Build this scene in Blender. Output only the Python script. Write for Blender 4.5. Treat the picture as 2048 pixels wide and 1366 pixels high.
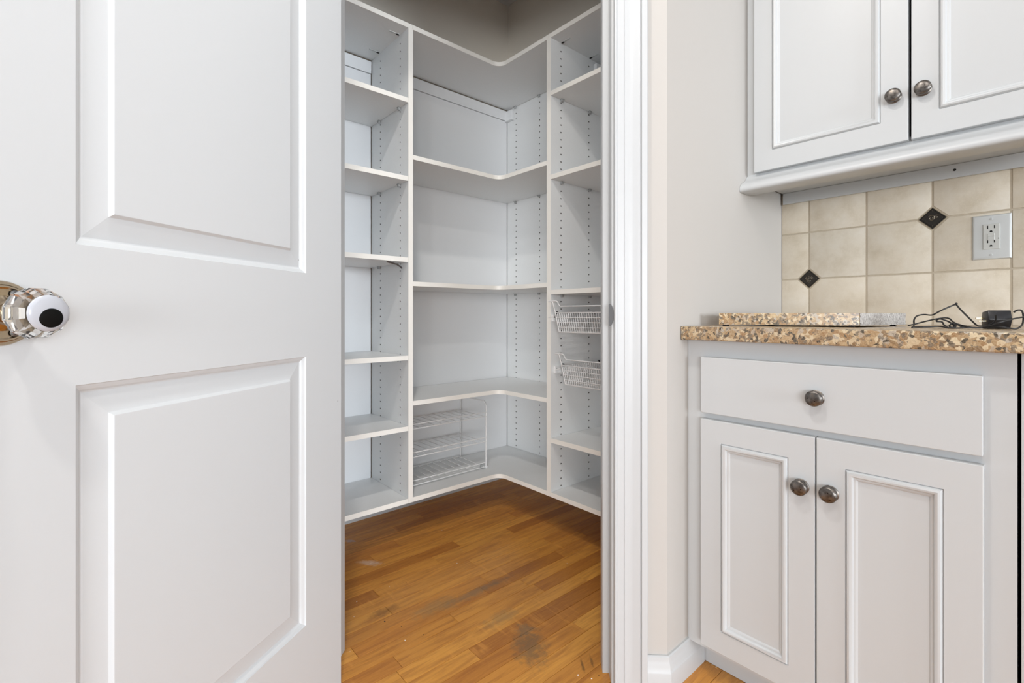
import bpy, bmesh, math, random
from mathutils import Matrix, Vector
random.seed(7)

# ------------------------------------------------------------------ clear
for o in list(bpy.data.objects):
    bpy.data.objects.remove(o)
scene = bpy.context.scene
C = scene.collection

# ------------------------------------------------------------------ camera
CAM_H = 0.946
F_PX = 961.0
YAW = math.atan2(1094.0, F_PX)            # angle between view axis and +x (pantry left wall direction)
cam = bpy.data.cameras.new('camera')
cam.sensor_fit = 'HORIZONTAL'
cam.sensor_width = 36.0
cam.lens = 36.0 * F_PX / 2048.0
cam.shift_y = -(683.0 - 630.0) / 2048.0
cam.clip_start = 0.01
cam_o = bpy.data.objects.new('camera', cam)
C.objects.link(cam_o)
fwd = Vector((math.cos(YAW), math.sin(YAW), 0))
cam_o.location = (0, 0, CAM_H)
cam_o.rotation_euler = fwd.to_track_quat('-Z', 'Y').to_euler()
scene.camera = cam_o

# ------------------------------------------------------------------ world, light, exposure
scene.view_settings.view_transform = 'Standard'
scene.view_settings.look = 'None'
scene.view_settings.gamma = 1.0
scene.view_settings.use_curve_mapping = False
scene.view_settings.exposure = 0.0
w = bpy.data.worlds.new('sky')
scene.world = w
w.use_nodes = True
w.node_tree.nodes['Background'].inputs[0].default_value = (0.80, 0.90, 1.0, 1)
w.node_tree.nodes['Background'].inputs[1].default_value = 1.0

def area_light(name, loc, target, sx, sy, power, col):
    l = bpy.data.lights.new(name, 'AREA')
    l.shape = 'RECTANGLE'
    l.size, l.size_y = sx, sy
    l.energy = power
    l.color = col
    o = bpy.data.objects.new(name, l)
    o.location = loc
    o.rotation_euler = (Vector(target) - Vector(loc)).to_track_quat('-Z', 'Y').to_euler()
    C.objects.link(o)
    return o
# added area lights standing in for daylight, at invented unseen patio doors and window
_r = math.sqrt(0.5)
area_light('added_patio_light', (-8.85 * _r, -8.85 * _r, 1.25), (5, 5, 1.25), 5.0, 2.2, 490, (0.95, 0.975, 1.0))
area_light('added_window_light', (0.3, -9.43, 1.5), (0.3, 5, 1.5), 3.0, 1.6, 560, (0.86, 0.93, 1.0))

# ------------------------------------------------------------------ material helpers
def lin(c):
    c = c / 255.0
    return c / 12.92 if c <= 0.04045 else ((c + 0.055) / 1.055) ** 2.4
def S(r, g, b):
    return (lin(r), lin(g), lin(b), 1)
class NT:
    def __init__(self, name):
        self.m = bpy.data.materials.new(name)
        self.m.use_nodes = True
        self.t = self.m.node_tree
        self.b = self.t.nodes['Principled BSDF']
    def n(self, typ, **kw):
        nd = self.t.nodes.new(typ)
        for k, v in kw.items():
            if k.startswith('i_'):
                key = k[2:]
                key = int(key) if key.isdigit() else key.replace('_', ' ')
                nd.inputs[key].default_value = v
            else:
                setattr(nd, k, v)
        return nd
    def l(self, a, b):
        self.t.links.new(a, b)
    def ramp(self, fac, stops, interp='LINEAR'):
        r = self.n('ShaderNodeValToRGB')
        r.color_ramp.interpolation = interp
        els = r.color_ramp.elements
        while len(els) < len(stops):
            els.new(0.5)
        for e, (p, c) in zip(els, stops):
            e.position = p
            e.color = c
        self.l(fac, r.inputs[0])
        return r.outputs[0]
    def mix(self, fac, a, b, typ='MIX'):
        m = self.n('ShaderNodeMix', data_type='RGBA', blend_type=typ)
        for s, v in ((m.inputs[0], fac), (m.inputs[6], a), (m.inputs[7], b)):
            if hasattr(v, 'is_linked'):
                self.l(v, s)
            else:
                s.default_value = v
        return m.outputs[2]
    def math(self, op, a, b=0.0, clamp=False):
        m = self.n('ShaderNodeMath', operation=op, use_clamp=clamp)
        for s, v in ((m.inputs[0], a), (m.inputs[1], b)):
            if hasattr(v, 'is_linked'):
                self.l(v, s)
            else:
                s.default_value = v
        return m.outputs[0]
    def noise(self, vec, scale, detail=4, rough=0.5, dist=0.0):
        nd = self.n('ShaderNodeTexNoise', i_Scale=scale, i_Detail=detail, i_Roughness=rough, i_Distortion=dist)
        if vec is not None:
            self.l(vec, nd.inputs['Vector'])
        return nd.outputs['Fac']
    def pos(self, scale=(1, 1, 1)):
        g = self.n('ShaderNodeNewGeometry')
        mp = self.n('ShaderNodeMapping')
        mp.inputs['Scale'].default_value = scale
        self.l(g.outputs['Position'], mp.inputs['Vector'])
        return mp.outputs[0]
    def bump(self, h, strength, dist=0.001):
        b = self.n('ShaderNodeBump', i_Strength=strength, i_Distance=dist)
        self.l(h, b.inputs['Height'])
        self.l(b.outputs[0], self.b.inputs['Normal'])
    def set(self, col=None, rough=None, metal=None, spec=None):
        if col is not None:
            if hasattr(col, 'is_linked'):
                self.l(col, self.b.inputs['Base Color'])
            else:
                self.b.inputs['Base Color'].default_value = col
        if rough is not None:
            self.b.inputs['Roughness'].default_value = rough
        if metal is not None:
            self.b.inputs['Metallic'].default_value = metal
        if spec is not None:
            self.b.inputs['Specular IOR Level'].default_value = spec
        return self

def paint(name, col, rough, specks=0.0, bump=0.05, bscale=600, tint=None):
    t = NT(name)
    p = t.pos()
    c = t.mix(t.noise(p, 2.2, 3), tuple(v * 0.975 for v in col[:3]) + (1,), col)
    if specks > 0:
        v = t.n('ShaderNodeTexVoronoi', i_Scale=17.0)
        t.l(p, v.inputs['Vector'])
        near = t.math('LESS_THAN', v.outputs['Distance'], 0.03)
        sep = t.n('ShaderNodeSeparateColor')
        t.l(v.outputs['Color'], sep.inputs[0])
        pick = t.math('LESS_THAN', sep.outputs[0], specks)
        c = t.mix(t.math('MULTIPLY', t.math('MULTIPLY', near, pick), 0.55), c, S(96, 90, 84))
    t.set(c, rough)
    t.bump(t.noise(p, bscale, 2), bump, 0.0004)
    return t.m

M = {}
M['door_white'] = paint('door_white_paint', (0.590, 0.608, 0.622, 1), 0.38, 0.05, 0.06)
M['trim_white'] = paint('trim_white_paint', (0.50, 0.51, 0.516, 1), 0.35, 0.04)
M['cab_white'] = paint('cabinet_white_paint', (0.550, 0.567, 0.577, 1), 0.36, 0.03, 0.03)
M['wall'] = paint('beige_wall_paint', (0.468, 0.443, 0.415, 1), 0.75, 0.0, 0.10, 350)
M['wall_far'] = paint('low_bounce_wall_paint', (0.36, 0.355, 0.35, 1), 0.8)  # unseen far walls, made dark to cut bounced light
M['wall_pantry'] = paint('brightened_beige_paint', (0.82, 0.765, 0.68, 1), 0.75, 0.0, 0.10, 350)  # the same beige, lightened to brighten the dim pantry walls
M['added_carpet'] = paint('added_grey_carpet', (0.34, 0.345, 0.35, 1), 0.95, 0.0, 0.5, 300)
M['ceiling'] = paint('ceiling_paint', (0.62, 0.62, 0.62, 1), 0.85)
M['backing'] = paint('white_backing_board', (0.86, 0.87, 0.88, 1), 0.42, 0.02, 0.05, 200)
def melamine():
    t = NT('white_melamine')
    p = t.pos()
    c = t.mix(t.noise(p, 260, 3), (0.80, 0.815, 0.82, 1), (0.86, 0.87, 0.865, 1))
    t.set(c, 0.34)
    t.bump(t.noise(p, 500, 2), 0.05, 0.0004)
    return t.m
M['melamine'] = melamine()
M['chipboard'] = NT('shade_darkened_chipboard').set((0.060, 0.045, 0.035, 1), 0.9).m  # chipboard core, coloured darker to show the shade inside the holes
M['edge'] = paint('cream_edge_band', (0.92, 0.895, 0.84, 1), 0.42, 0.0, 0.03)
M['wire'] = NT('white_coated_wire').set((0.82, 0.82, 0.82, 1), 0.3).m
M['wire_clear'] = M['wire']
M['dark'] = NT('dark_gap').set((0.012, 0.011, 0.010, 1), 0.8).m
M['black'] = NT('black_plastic').set((0.012, 0.012, 0.014, 1), 0.32).m
M['black_rubber'] = NT('black_cord').set((0.010, 0.010, 0.011, 1), 0.45).m
M['pin'] = NT('clear_grey_pin').set((0.42, 0.43, 0.43, 1), 0.25).m
M['plate'] = NT('white_outlet_plastic').set((0.60, 0.615, 0.61, 1), 0.28).m
M['plate2'] = NT('ivory_outlet_plastic').set((0.58, 0.585, 0.56, 1), 0.3).m
M['brass'] = NT('brass_prong').set((0.75, 0.55, 0.30, 1), 0.25, 1.0).m
M['strike'] = NT('dull_steel_strike').set((0.20, 0.20, 0.205, 1), 0.42, 0.85).m
M['screw'] = NT('painted_screw').set((0.55, 0.55, 0.53, 1), 0.35, 0.6).m
M['eye_white'] = NT('glossy_eye_white').set((0.46, 0.475, 0.52, 1), 0.18).m
M['eye_black'] = NT('eye_pupil_black').set((0.003, 0.003, 0.003, 1), 0.45, None, 0.15).m
M['lamp'] = NT('added_lamp_lens').m
def glass():
    t = NT('cut_glass')
    t.b.inputs['Transmission Weight'].default_value = 1.0
    t.b.inputs['IOR'].default_value = 1.5
    t.set((0.98, 0.98, 0.97, 1), 0.0)
    return t.m
M['glass'] = glass()
def pewter():
    t = NT('aged_pewter')
    tc = t.n('ShaderNodeTexCoord').outputs['Object']
    n1 = t.noise(tc, 120, 4, 0.6)
    c = t.ramp(n1, [(0.30, S(74, 68, 64)), (0.55, S(118, 114, 110)), (0.75, S(140, 126, 112))])
    v = t.n('ShaderNodeTexVoronoi', i_Scale=120.0)
    t.l(tc, v.inputs['Vector'])
    pit = t.math('LESS_THAN', v.outputs['Distance'], 0.13)
    c = t.mix(pit, c, S(30, 26, 24))
    t.set(c, 0.34, 0.9)
    return t.m
M['pewter'] = pewter()
def bronze():
    t = NT('antique_nickel')
    tc = t.n('ShaderNodeTexCoord').outputs['Object']
    c = t.mix(t.noise(tc, 40, 3), S(150, 132, 110), S(214, 200, 176))
    t.set(c, 0.2, 1.0)
    return t.m
M['nickel'] = bronze()
def granite():
    t = NT('speckled_granite')
    p = t.pos()
    dn = t.n('ShaderNodeTexNoise', i_Scale=70.0, i_Detail=2.0)
    t.l(p, dn.inputs['Vector'])
    off = t.n('ShaderNodeVectorMath', operation='SCALE')
    off.inputs['Scale'].default_value = 0.012
    t.l(dn.outputs['Color'], off.inputs[0])
    add = t.n('ShaderNodeVectorMath', operation='ADD')
    t.l(p, add.inputs[0]); t.l(off.outputs[0], add.inputs[1])
    q = add.outputs[0]
    def vor(scale):
        v = t.n('ShaderNodeTexVoronoi', i_Scale=scale)
        t.l(q, v.inputs['Vector'])
        s = t.n('ShaderNodeSeparateColor')
        t.l(v.outputs['Color'], s.inputs[0])
        return s.outputs
    a = vor(130.0)
    c = t.ramp(a[0], [(0.0, S(124, 98, 70)), (0.16, S(166, 138, 102)), (0.38, S(190, 164, 126)), (0.58, S(214, 196, 164)), (0.78, S(176, 168, 156)), (0.90, S(152, 116, 76))], 'CONSTANT')
    big = t.noise(q, 16, 4)
    c = t.mix(t.ramp(big, [(0.45, (0, 0, 0, 1)), (0.70, (0.5, 0.5, 0.5, 1))]), c, S(166, 128, 84))
    b = vor(190.0)
    clus = t.noise(q, 30, 3)
    thr = t.math('MULTIPLY', t.ramp(clus, [(0.42, (0.03, 0.03, 0.03, 1)), (0.66, (0.42, 0.42, 0.42, 1))]), 1.0)
    dk = t.math('LESS_THAN', b[1], thr)
    c = t.mix(t.math('MULTIPLY', dk, 0.8), c, S(84, 76, 70))
    b2 = vor(170.0)
    bk = t.math('LESS_THAN', b2[2], 0.095)
    c = t.mix(bk, c, S(30, 26, 26))
    fine = t.noise(q, 420, 3)
    c = t.mix(0.25, c, t.ramp(fine, [(0.3, S(104, 84, 64)), (0.7, S(220, 204, 176))]))
    t.set(c, 0.22)
    return t.m
M['granite'] = granite()
def granite_rough():
    t = NT('sawn_grey_granite')
    p = t.pos((1, 1, 0.35))
    n = t.noise(p, 420, 4, 0.7)
    c = t.ramp(n, [(0.34, S(120, 116, 112)), (0.5, S(176, 172, 168)), (0.66, S(206, 202, 198))])
    t.set(c, 0.8)
    t.bump(n, 0.5, 0.002)
    return t.m
M['granite_rough'] = granite_rough()
def tile_mat():
    t = NT('beige_stone_tile')
    p = t.pos()
    r = t.n('ShaderNodeObjectInfo').outputs['Random']
    c = t.ramp(t.noise(p, 16, 5, 0.6), [(0.3, S(202, 191, 172)), (0.5, S(215, 206, 190)), (0.7, S(222, 215, 202))])
    c = t.mix(t.math('MULTIPLY', r, 0.25), c, S(204, 186, 158))
    c = t.mix(t.ramp(t.noise(p, 330, 3, 0.6), [(0.56, (0, 0, 0, 1)), (0.72, (0.5, 0.5, 0.5, 1))]), c, S(226, 216, 198))
    t.set(c, 0.5)
    t.bump(t.noise(p, 90, 4), 0.25, 0.002)
    return t.m
M['tile'] = tile_mat()
def grout():
    t = NT('sand_grout')
    p = t.pos()
    t.set(t.mix(t.noise(p, 200, 3), S(176, 164, 144), S(196, 184, 166)), 0.9)
    return t.m
M['grout'] = grout()
M['tile_edge'] = NT('tan_insert_border').set(S(168, 154, 132), 0.6).m
def black_metal():
    t = NT('blackened_metal_insert')
    p = t.pos()
    t.set(t.mix(t.noise(p, 300, 3), S(34, 31, 28), S(58, 54, 48)), 0.4, 0.4)
    return t.m
M['black_insert'] = black_metal()
M['insert_hi'] = NT('worn_insert_relief').set(S(140, 130, 114), 0.35, 0.7).m

def wood():
    t = NT('maple_strip_floor')
    oi = t.n('ShaderNodeObjectInfo').outputs['Random']
    at = t.n('ShaderNodeAttribute', attribute_name='plank_tone').outputs['Fac']
    rnd = t.math('FRACT', t.math('ADD', oi, at))
    base = t.ramp(rnd, [(0.0, S(168, 106, 44)), (0.12, S(196, 130, 56)), (0.30, S(218, 154, 70)), (0.5, S(208, 142, 62)), (0.68, S(228, 164, 76)), (0.84, S(202, 138, 62)), (1.0, S(184, 118, 50))])
    g = t.n('ShaderNodeNewGeometry')
    # grain: stretched along the plank (x), shifted per plank
    mp = t.n('ShaderNodeMapping')
    mp.inputs['Scale'].default_value = (2.4, 26, 1)
    t.l(g.outputs['Position'], mp.inputs['Vector'])
    cx = t.n('ShaderNodeCombineXYZ')
    t.l(t.math('MULTIPLY', rnd, 37.0), cx.inputs[0])
    t.l(t.math('MULTIPLY', rnd, 11.0), cx.inputs[1])
    ad = t.n('ShaderNodeVectorMath', operation='ADD')
    t.l(mp.outputs[0], ad.inputs[0]); t.l(cx.outputs[0], ad.inputs[1])
    gv = ad.outputs[0]
    n1 = t.noise(gv, 2.4, 6, 0.62, 0.6)
    c = t.mix(t.ramp(n1, [(0.34, (0.55, 0.55, 0.55, 1)), (0.56, (0.0, 0.0, 0.0, 1))]), base, S(150, 86, 36))
    n2 = t.noise(gv, 9, 4, 0.6)
    c = t.mix(t.ramp(n2, [(0.50, (0, 0, 0, 1)), (0.80, (0.35, 0.35, 0.35, 1))]), c, S(238, 172, 88))
    # cross figure (flame) here and there
    mp2 = t.n('ShaderNodeMapping')
    mp2.inputs['Scale'].default_value = (60, 9, 1)
    t.l(g.outputs['Position'], mp2.inputs['Vector'])
    fl = t.math('MULTIPLY', t.ramp(t.noise(mp2.outputs[0], 1.0, 3), [(0.52, (0, 0, 0, 1)), (0.7, (0.5, 0.5, 0.5, 1))]),
                t.ramp(t.noise(g.outputs['Position'], 5.0, 2), [(0.55, (0, 0, 0, 1)), (0.68, (1, 1, 1, 1))]))
    c = t.mix(fl, c, S(240, 170, 84))
    # worn grey patches where the finish is gone
    def patch(x, y, rx, ry, amount, colr, ang=0.0, sc=26):
        nonlocal c
        m = t.n('ShaderNodeMapping', vector_type='TEXTURE')
        m.inputs['Location'].default_value = (x, y, 0)
        m.inputs['Rotation'].default_value = (0, 0, ang)
        m.inputs['Scale'].default_value = (rx, ry, 1)
        t.l(g.outputs['Position'], m.inputs['Vector'])
        ln = t.n('ShaderNodeVectorMath', operation='LENGTH')
        t.l(m.outputs[0], ln.inputs[0])
        nz = t.noise(g.outputs['Position'], sc, 6, 0.7)
        v = t.math('SUBTRACT', t.math('ADD', 1.45, t.math('MULTIPLY', t.math('SUBTRACT', nz, 0.5), 3.2)), t.math('MULTIPLY', ln.outputs['Value'], 1.25), True)
        c = t.mix(t.math('MULTIPLY', v, amount), c, colr)
    G1, G2 = S(118, 106, 86), S(146, 124, 86)
    patch(0.945, 1.000, 0.085, 0.050, 0.62, S(98, 88, 70), math.radians(55), 48)
    patch(0.985, 1.060, 0.03, 0.03, 0.45, G1, 0, 48)
    patch(0.99, 1.315, 0.17, 0.020, 0.55, G1, 0, 30)
    patch(0.84, 1.335, 0.09, 0.035, 0.45, G2, 0, 34)
    patch(0.965, 1.150, 0.07, 0.03, 0.45, G2, 0, 40)
    patch(0.705, 1.420, 0.05, 0.022, 0.55, S(110, 70, 38), 0, 30)
    patch(1.000, 0.850, 0.026, 0.0042, 0.7, S(92, 66, 38), math.radians(52), 60)
    patch(1.026, 0.838, 0.028, 0.0042, 0.6, S(92, 66, 38), math.radians(52), 60)
    patch(0.803, 1.735, 0.050, 0.020, 0.8, S(214, 184, 160), math.radians(-50), 60)
    patch(0.818, 1.959, 0.026, 0.012, 0.75, S(190, 180, 180), math.radians(-50), 60)
    patch(1.02, 1.80, 0.16, 0.02, 0.4, S(150, 92, 44), 0, 34)
    patch(1.25, 1.32, 0.10, 0.03, 0.4, S(150, 92, 44), 0, 34)
    t.set(c, 0.33)
    t.l(t.ramp(n2, [(0.3, (0.30, 0.30, 0.30, 1)), (0.7, (0.42, 0.42, 0.42, 1))]), t.b.inputs['Roughness'])
    t.bump(n1, 0.06, 0.0008)
    return t.m
M['wood'] = wood()
M['subfloor'] = NT('dark_subfloor').set((0.05, 0.03, 0.018, 1), 0.9).m
M['crumb'] = NT('pale_paint_chip').set((0.80, 0.76, 0.68, 1), 0.6).m
M['crumb_dark'] = NT('dark_grit').set((0.05, 0.03, 0.02, 1), 0.7).m

# ------------------------------------------------------------------ mesh helpers
def link(name, me, mat, parent=None, kind=None):
    o = bpy.data.objects.new(name, me)
    C.objects.link(o)
    if mat is not None and len(me.materials) == 0:
        me.materials.append(mat)
    if parent is not None:
        o.parent = parent
        o.matrix_parent_inverse = MATS.get(parent.name, Matrix.Identity(4)).inverted()
    if kind:
        o['kind'] = kind
    return o
MATS = {}
def obj(name, bm, mat, parent=None, kind=None, smooth=None, recalc=True):
    if recalc:
        bmesh.ops.recalc_face_normals(bm, faces=bm.faces[:])
    me = bpy.data.meshes.new(name)
    bm.to_mesh(me)
    bm.free()
    if smooth is not None:
        for p in me.polygons:
            p.use_smooth = True
        me.set_sharp_from_angle(angle=math.radians(smooth))
    return link(name, me, mat, parent, kind)
def thing(name, loc, label=None, cat=None, group=None, kind=None):
    o = bpy.data.objects.new(name, None)
    C.objects.link(o)
    o.location = loc
    o.empty_display_size = 0.05
    MATS[o.name] = Matrix.Translation(loc)
    return tag(o, label, cat, group, kind)
def tag(o, label=None, cat=None, group=None, kind=None):
    if label: o['label'] = label
    if cat: o['category'] = cat
    if group: o['group'] = group
    if kind: o['kind'] = kind
    return o
def add_box(bm, x0, x1, y0, y1, z0, z1, bev=0.0, mat=None):
    T = Matrix.Translation(((x0 + x1) / 2, (y0 + y1) / 2, (z0 + z1) / 2)) @ Matrix.Diagonal((abs(x1 - x0), abs(y1 - y0), abs(z1 - z0), 1))
    if mat is not None:
        T = mat @ T
    r = bmesh.ops.create_cube(bm, size=1.0, matrix=T)
    if bev > 0:
        es = list({e for v in r['verts'] for e in v.link_edges})
        bmesh.ops.bevel(bm, geom=es, offset=bev, segments=2, profile=0.5, affect='EDGES')
def box(name, x0, x1, y0, y1, z0, z1, mat, parent=None, bev=0.0, kind=None, T=None):
    bm = bmesh.new()
    add_box(bm, x0, x1, y0, y1, z0, z1, bev, T)
    return obj(name, bm, mat, parent, kind)
def add_prism(bm, poly, z0, z1, T=None):
    """poly: list of (x, y); extruded z0..z1, then transformed"""
    T = T or Matrix.Identity(4)
    a = [bm.verts.new(T @ Vector((x, y, z0))) for x, y in poly]
    b = [bm.verts.new(T @ Vector((x, y, z1))) for x, y in poly]
    n = len(poly)
    bm.faces.new(a[::-1]); bm.faces.new(b)
    for i in range(n):
        j = (i + 1) % n
        bm.faces.new((a[i], a[j], b[j], b[i]))
def add_tube(bm, pts, r, n=6, closed=False):
    pts = [Vector(p) for p in pts]
    m = len(pts)
    rings = []
    for i, p in enumerate(pts):
        if closed:
            d = (pts[(i + 1) % m] - pts[i - 1])
        else:
            d = pts[min(i + 1, m - 1)] - pts[max(i - 1, 0)]
        d.normalize()
        up = Vector((0, 0, 1)) if abs(d.z) < 0.9 else Vector((1, 0, 0))
        a = d.cross(up).normalized(); b = d.cross(a).normalized()
        rings.append([bm.verts.new(p + (a * math.cos(2 * math.pi * k / n) + b * math.sin(2 * math.pi * k / n)) * r) for k in range(n)])
    for i in range(m if closed else m - 1):
        A, B = rings[i], rings[(i + 1) % m]
        for k in range(n):
            bm.faces.new((A[k], A[(k + 1) % n], B[(k + 1) % n], B[k]))
    if not closed:
        bm.faces.new(rings[0][::-1]); bm.faces.new(rings[-1])
def add_lathe(bm, prof, n, T, rad=None):
    """prof: (r, h); axis local z; rad(k) optional radius factor"""
    rings = []
    for r, h in prof:
        if r < 1e-6:
            rings.append([bm.verts.new(T @ Vector((0, 0, h)))])
        else:
            rings.append([bm.verts.new(T @ Vector((r * (rad(k) if rad else 1) * math.cos(2 * math.pi * k / n), r * (rad(k) if rad else 1) * math.sin(2 * math.pi * k / n), h))) for k in range(n)])
    for A, B in zip(rings, rings[1:]):
        for k in range(n):
            j = (k + 1) % n
            if len(A) == 1 and len(B) == 1: continue
            if len(A) == 1: bm.faces.new((A[0], B[k], B[j]))
            elif len(B) == 1: bm.faces.new((A[k], A[j], B[0]))
            else: bm.faces.new((A[k], A[j], B[j], B[k]))
def frame_T(origin, ex, ey, ez):
    m = Matrix.Identity(4)
    for i, e in enumerate((ex, ey, ez)):
        for r in range(3):
            m[r][i] = e[r]
    for r in range(3):
        m[r][3] = origin[r]
    return m
def add_rings(bm, x0, x1, y0, y1, prof, T, cap=True):
    """nested rectangles: prof (inset, height); local xy plane, height = +z"""
    prev = None
    for ins, h in prof:
        r = [bm.verts.new(T @ Vector(p)) for p in ((x0 + ins, y0 + ins, h), (x1 - ins, y0 + ins, h), (x1 - ins, y1 - ins, h), (x0 + ins, y1 - ins, h))]
        if prev:
            for i in range(4):
                bm.faces.new((prev[i], prev[(i + 1) % 4], r[(i + 1) % 4], r[i]))
        prev = r
    if cap:
        bm.faces.new(prev)
def add_sweep(bm, path, prof, closed_prof=True):
    """sweep a (offset, z) profile along a plan polyline; offset is to the LEFT normal of travel, mitred"""
    path = [Vector(p) for p in path]
    rings = []
    for i, p in enumerate(path):
        if i == 0: d0 = d1 = (path[1] - path[0]).normalized()
        elif i == len(path) - 1: d0 = d1 = (path[-1] - path[-2]).normalized()
        else:
            d0 = (path[i] - path[i - 1]).normalized(); d1 = (path[i + 1] - path[i]).normalized()
        n0 = Vector((-d0.y, d0.x)); n1 = Vector((-d1.y, d1.x))
        nn = (n0 + n1); nn /= (1 + n0.dot(n1))
        rings.append([bm.verts.new((p.x + nn.x * o, p.y + nn.y * o, z)) for o, z in prof])
    m = len(prof)
    for A, B in zip(rings, rings[1:]):
        for k in range(m if closed_prof else m - 1):
            bm.faces.new((A[k], A[(k + 1) % m], B[(k + 1) % m], B[k]))
    bm.faces.new(rings[0]); bm.faces.new(rings[-1][::-1])

R2 = math.sqrt(0.5)
ET = Vector((R2, -R2, 0)); EN = Vector((R2, R2, 0)); EZ = Vector((0, 0, 1))
def DW(t, s, z=0.0):                       # door-wall frame: t along the wall to the right, s depth from the camera
    return ET * t + EN * s + EZ * z

# ------------------------------------------------------------------ dimensions
YW = 0.655        # kitchen return wall (faces -y)
XK = 1.866        # kitchen backsplash wall (faces -x)
S0 = 1.2395       # door wall, kitchen face
WT = 0.115        # wall thickness
JR, JL = 0.1735, -0.575      # jamb faces of the opening (t)
HEAD = 2.345
CEIL = 2.75
YB = 2.128        # pantry back wall face
XB = 1.838        # pantry right wall face
S1 = S0 + WT
# corner where the door wall meets the kitchen return wall
cornerR = Vector((S0 / R2 - YW, YW))
XLW = 0.345       # left kitchen return wall (faces -x)
cornerL = Vector((XLW, S0 / R2 - XLW))

# ------------------------------------------------------------------ setting: floor
FX0, FX1, FY0, FY1 = -9.5, 1.98, -9.5, 2.30
floor = box('floor', FX0, FX1, FY0, FY1, -0.06, -0.012, M['subfloor'], kind='structure')
PW = 0.057
bm_rest = bmesh.new()
tone_vals = []
plank_meshes = {}
def plank_mesh(L):
    L = round(L, 3)
    if L not in plank_meshes:
        bm = bmesh.new()
        add_box(bm, 0, L - 0.0009, 0.0004, PW - 0.0004, -0.012, 0, 0.0)
        es = [e for e in bm.edges if all(v.co.z > -0.001 for v in e.verts)]
        bmesh.ops.bevel(bm, geom=es, offset=0.0006, segments=1, affect='EDGES')
        me = bpy.data.meshes.new('plank')
        bm.to_mesh(me); bm.free()
        me.materials.append(M['wood'])
        plank_meshes[L] = me
    return plank_meshes[L]
y = 1.504 - PW * 193
rng = random.Random(21)
LENS = [0.30, 0.38, 0.46, 0.54, 0.62, 0.72, 0.84]
forced = {0: 0.732 - 0.0, -5: 0.854, -8: 0.807, -6: 1.171}   # joints seen in the photo, by row
row = -193
while y < FY1 - 0.001:
    x = FX0 - rng.random() * 0.5
    if row in forced:
        x = forced[row] - 0.62 - 0.46 - 0.54 - 0.72 - 0.62 - 0.54
        seq = [0.62, 0.46, 0.54, 0.72, 0.62, 0.54]
    else:
        seq = []
    while x < FX1 - 0.02:
        L = seq.pop(0) if seq else rng.choice(LENS)
        x1 = min(x + L, FX1)
        xs = max(x, FX0)
        if x1 - xs > 0.01:
            if x1 + y < -1.3: x += L; continue
            near = (x1 > 0.25 and xs < 1.86 and y > 0.30 and y < 2.13 and (xs + x1 * 0 + y) > 0.75)
            if near:
                o = link('plank', plank_mesh(x1 - xs), M['wood'], floor)
                o.location = (xs, y, 0)
            else:
                nv = len(bm_rest.faces)
                add_box(bm_rest, xs, x1 - 0.0009, y + 0.0004, min(y + PW - 0.0004, FY1), -0.012, 0)
                tone_vals += [rng.random()] * (len(bm_rest.faces) - nv)
        x += L
    y += PW
    row += 1
me = bpy.data.meshes.new('plank_field')
bm_rest.to_mesh(me); bm_rest.free()
at = me.attributes.new('plank_tone', 'FLOAT', 'FACE')
at.data.foreach_set('value', tone_vals)
link('plank_field', me, M['wood'], floor, 'stuff')
bm = bmesh.new()
add_prism(bm, [(FX0, FY0), (-1.3 - FY0, FY0), (-1.3 - FY1, FY1), (FX0, FY1)], -0.012, -0.001)
obj('added_carpet', bm, M['added_carpet'], floor)  # added out of view; neutral grey to cut warm bounce from the floor

# ------------------------------------------------------------------ setting: walls and ceiling
def wall_prism(name, poly, z0, z1, mat=None):
    bm = bmesh.new(); add_prism(bm, poly, z0, z1)
    return obj(name, bm, mat or M['wall'], kind='structure')
box('ceiling', FX0 - 0.1, XK + 0.12, FY0 - 0.1, FY1 + 0.1, CEIL, CEIL + 0.1, M['ceiling'], kind='structure')
ceiling = bpy.data.objects['ceiling']
# pantry shell
wall_prism('wall_pantry_back', [(XLW + WT, YB), (XB + 0.12, YB), (XB + 0.12, YB + 0.1), (XLW + WT, YB + 0.1)], -0.012, CEIL, M['wall_pantry'])
wall_prism('wall_pantry_right', [(XB, YW + WT), (XB + 0.12, YW + WT), (XB + 0.12, YB), (XB, YB)], -0.012, CEIL, M['wall_pantry'])
# kitchen return walls (left and right of the door wall); inner corner mitres run to the door wall's pantry face
k = S1 / R2
wall_prism('wall_return_right', [(cornerR.x, YW), (XK, YW), (XK, YW + WT), (k - YW - WT, YW + WT)], -0.012, CEIL)
wall_prism('wall_return_left', [(cornerL.x, cornerL.y), (XLW + WT, k - XLW - WT), (XLW + WT, FY1), (XLW, FY1)], -0.012, CEIL)
# door wall: two stubs and a header in one mesh
bm = bmesh.new()
tR = (cornerR.x - cornerR.y) * R2; tL = (cornerL.x - cornerL.y) * R2
tRi = (k - 2 * (YW + WT)) * R2; tLi = (2 * (XLW + WT) - k) * R2
JT = 0.019
def stp(pts): return [tuple(DW(t, s)[:2]) for t, s in pts]
add_prism(bm, stp([(JR + JT, S0), (tR, S0), (tRi, S1), (JR + JT, S1)]), -0.012, CEIL)
add_prism(bm, stp([(tL, S0), (JL - JT, S0), (JL - JT, S1), (tLi, S1)]), -0.012, CEIL)
add_prism(bm, stp([(JL - JT, S0), (JR + JT, S0), (JR + JT, S1), (JL - JT, S1)]), HEAD + JT, CEIL)
obj('wall_door', bm, M['wall'], kind='structure')
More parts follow.
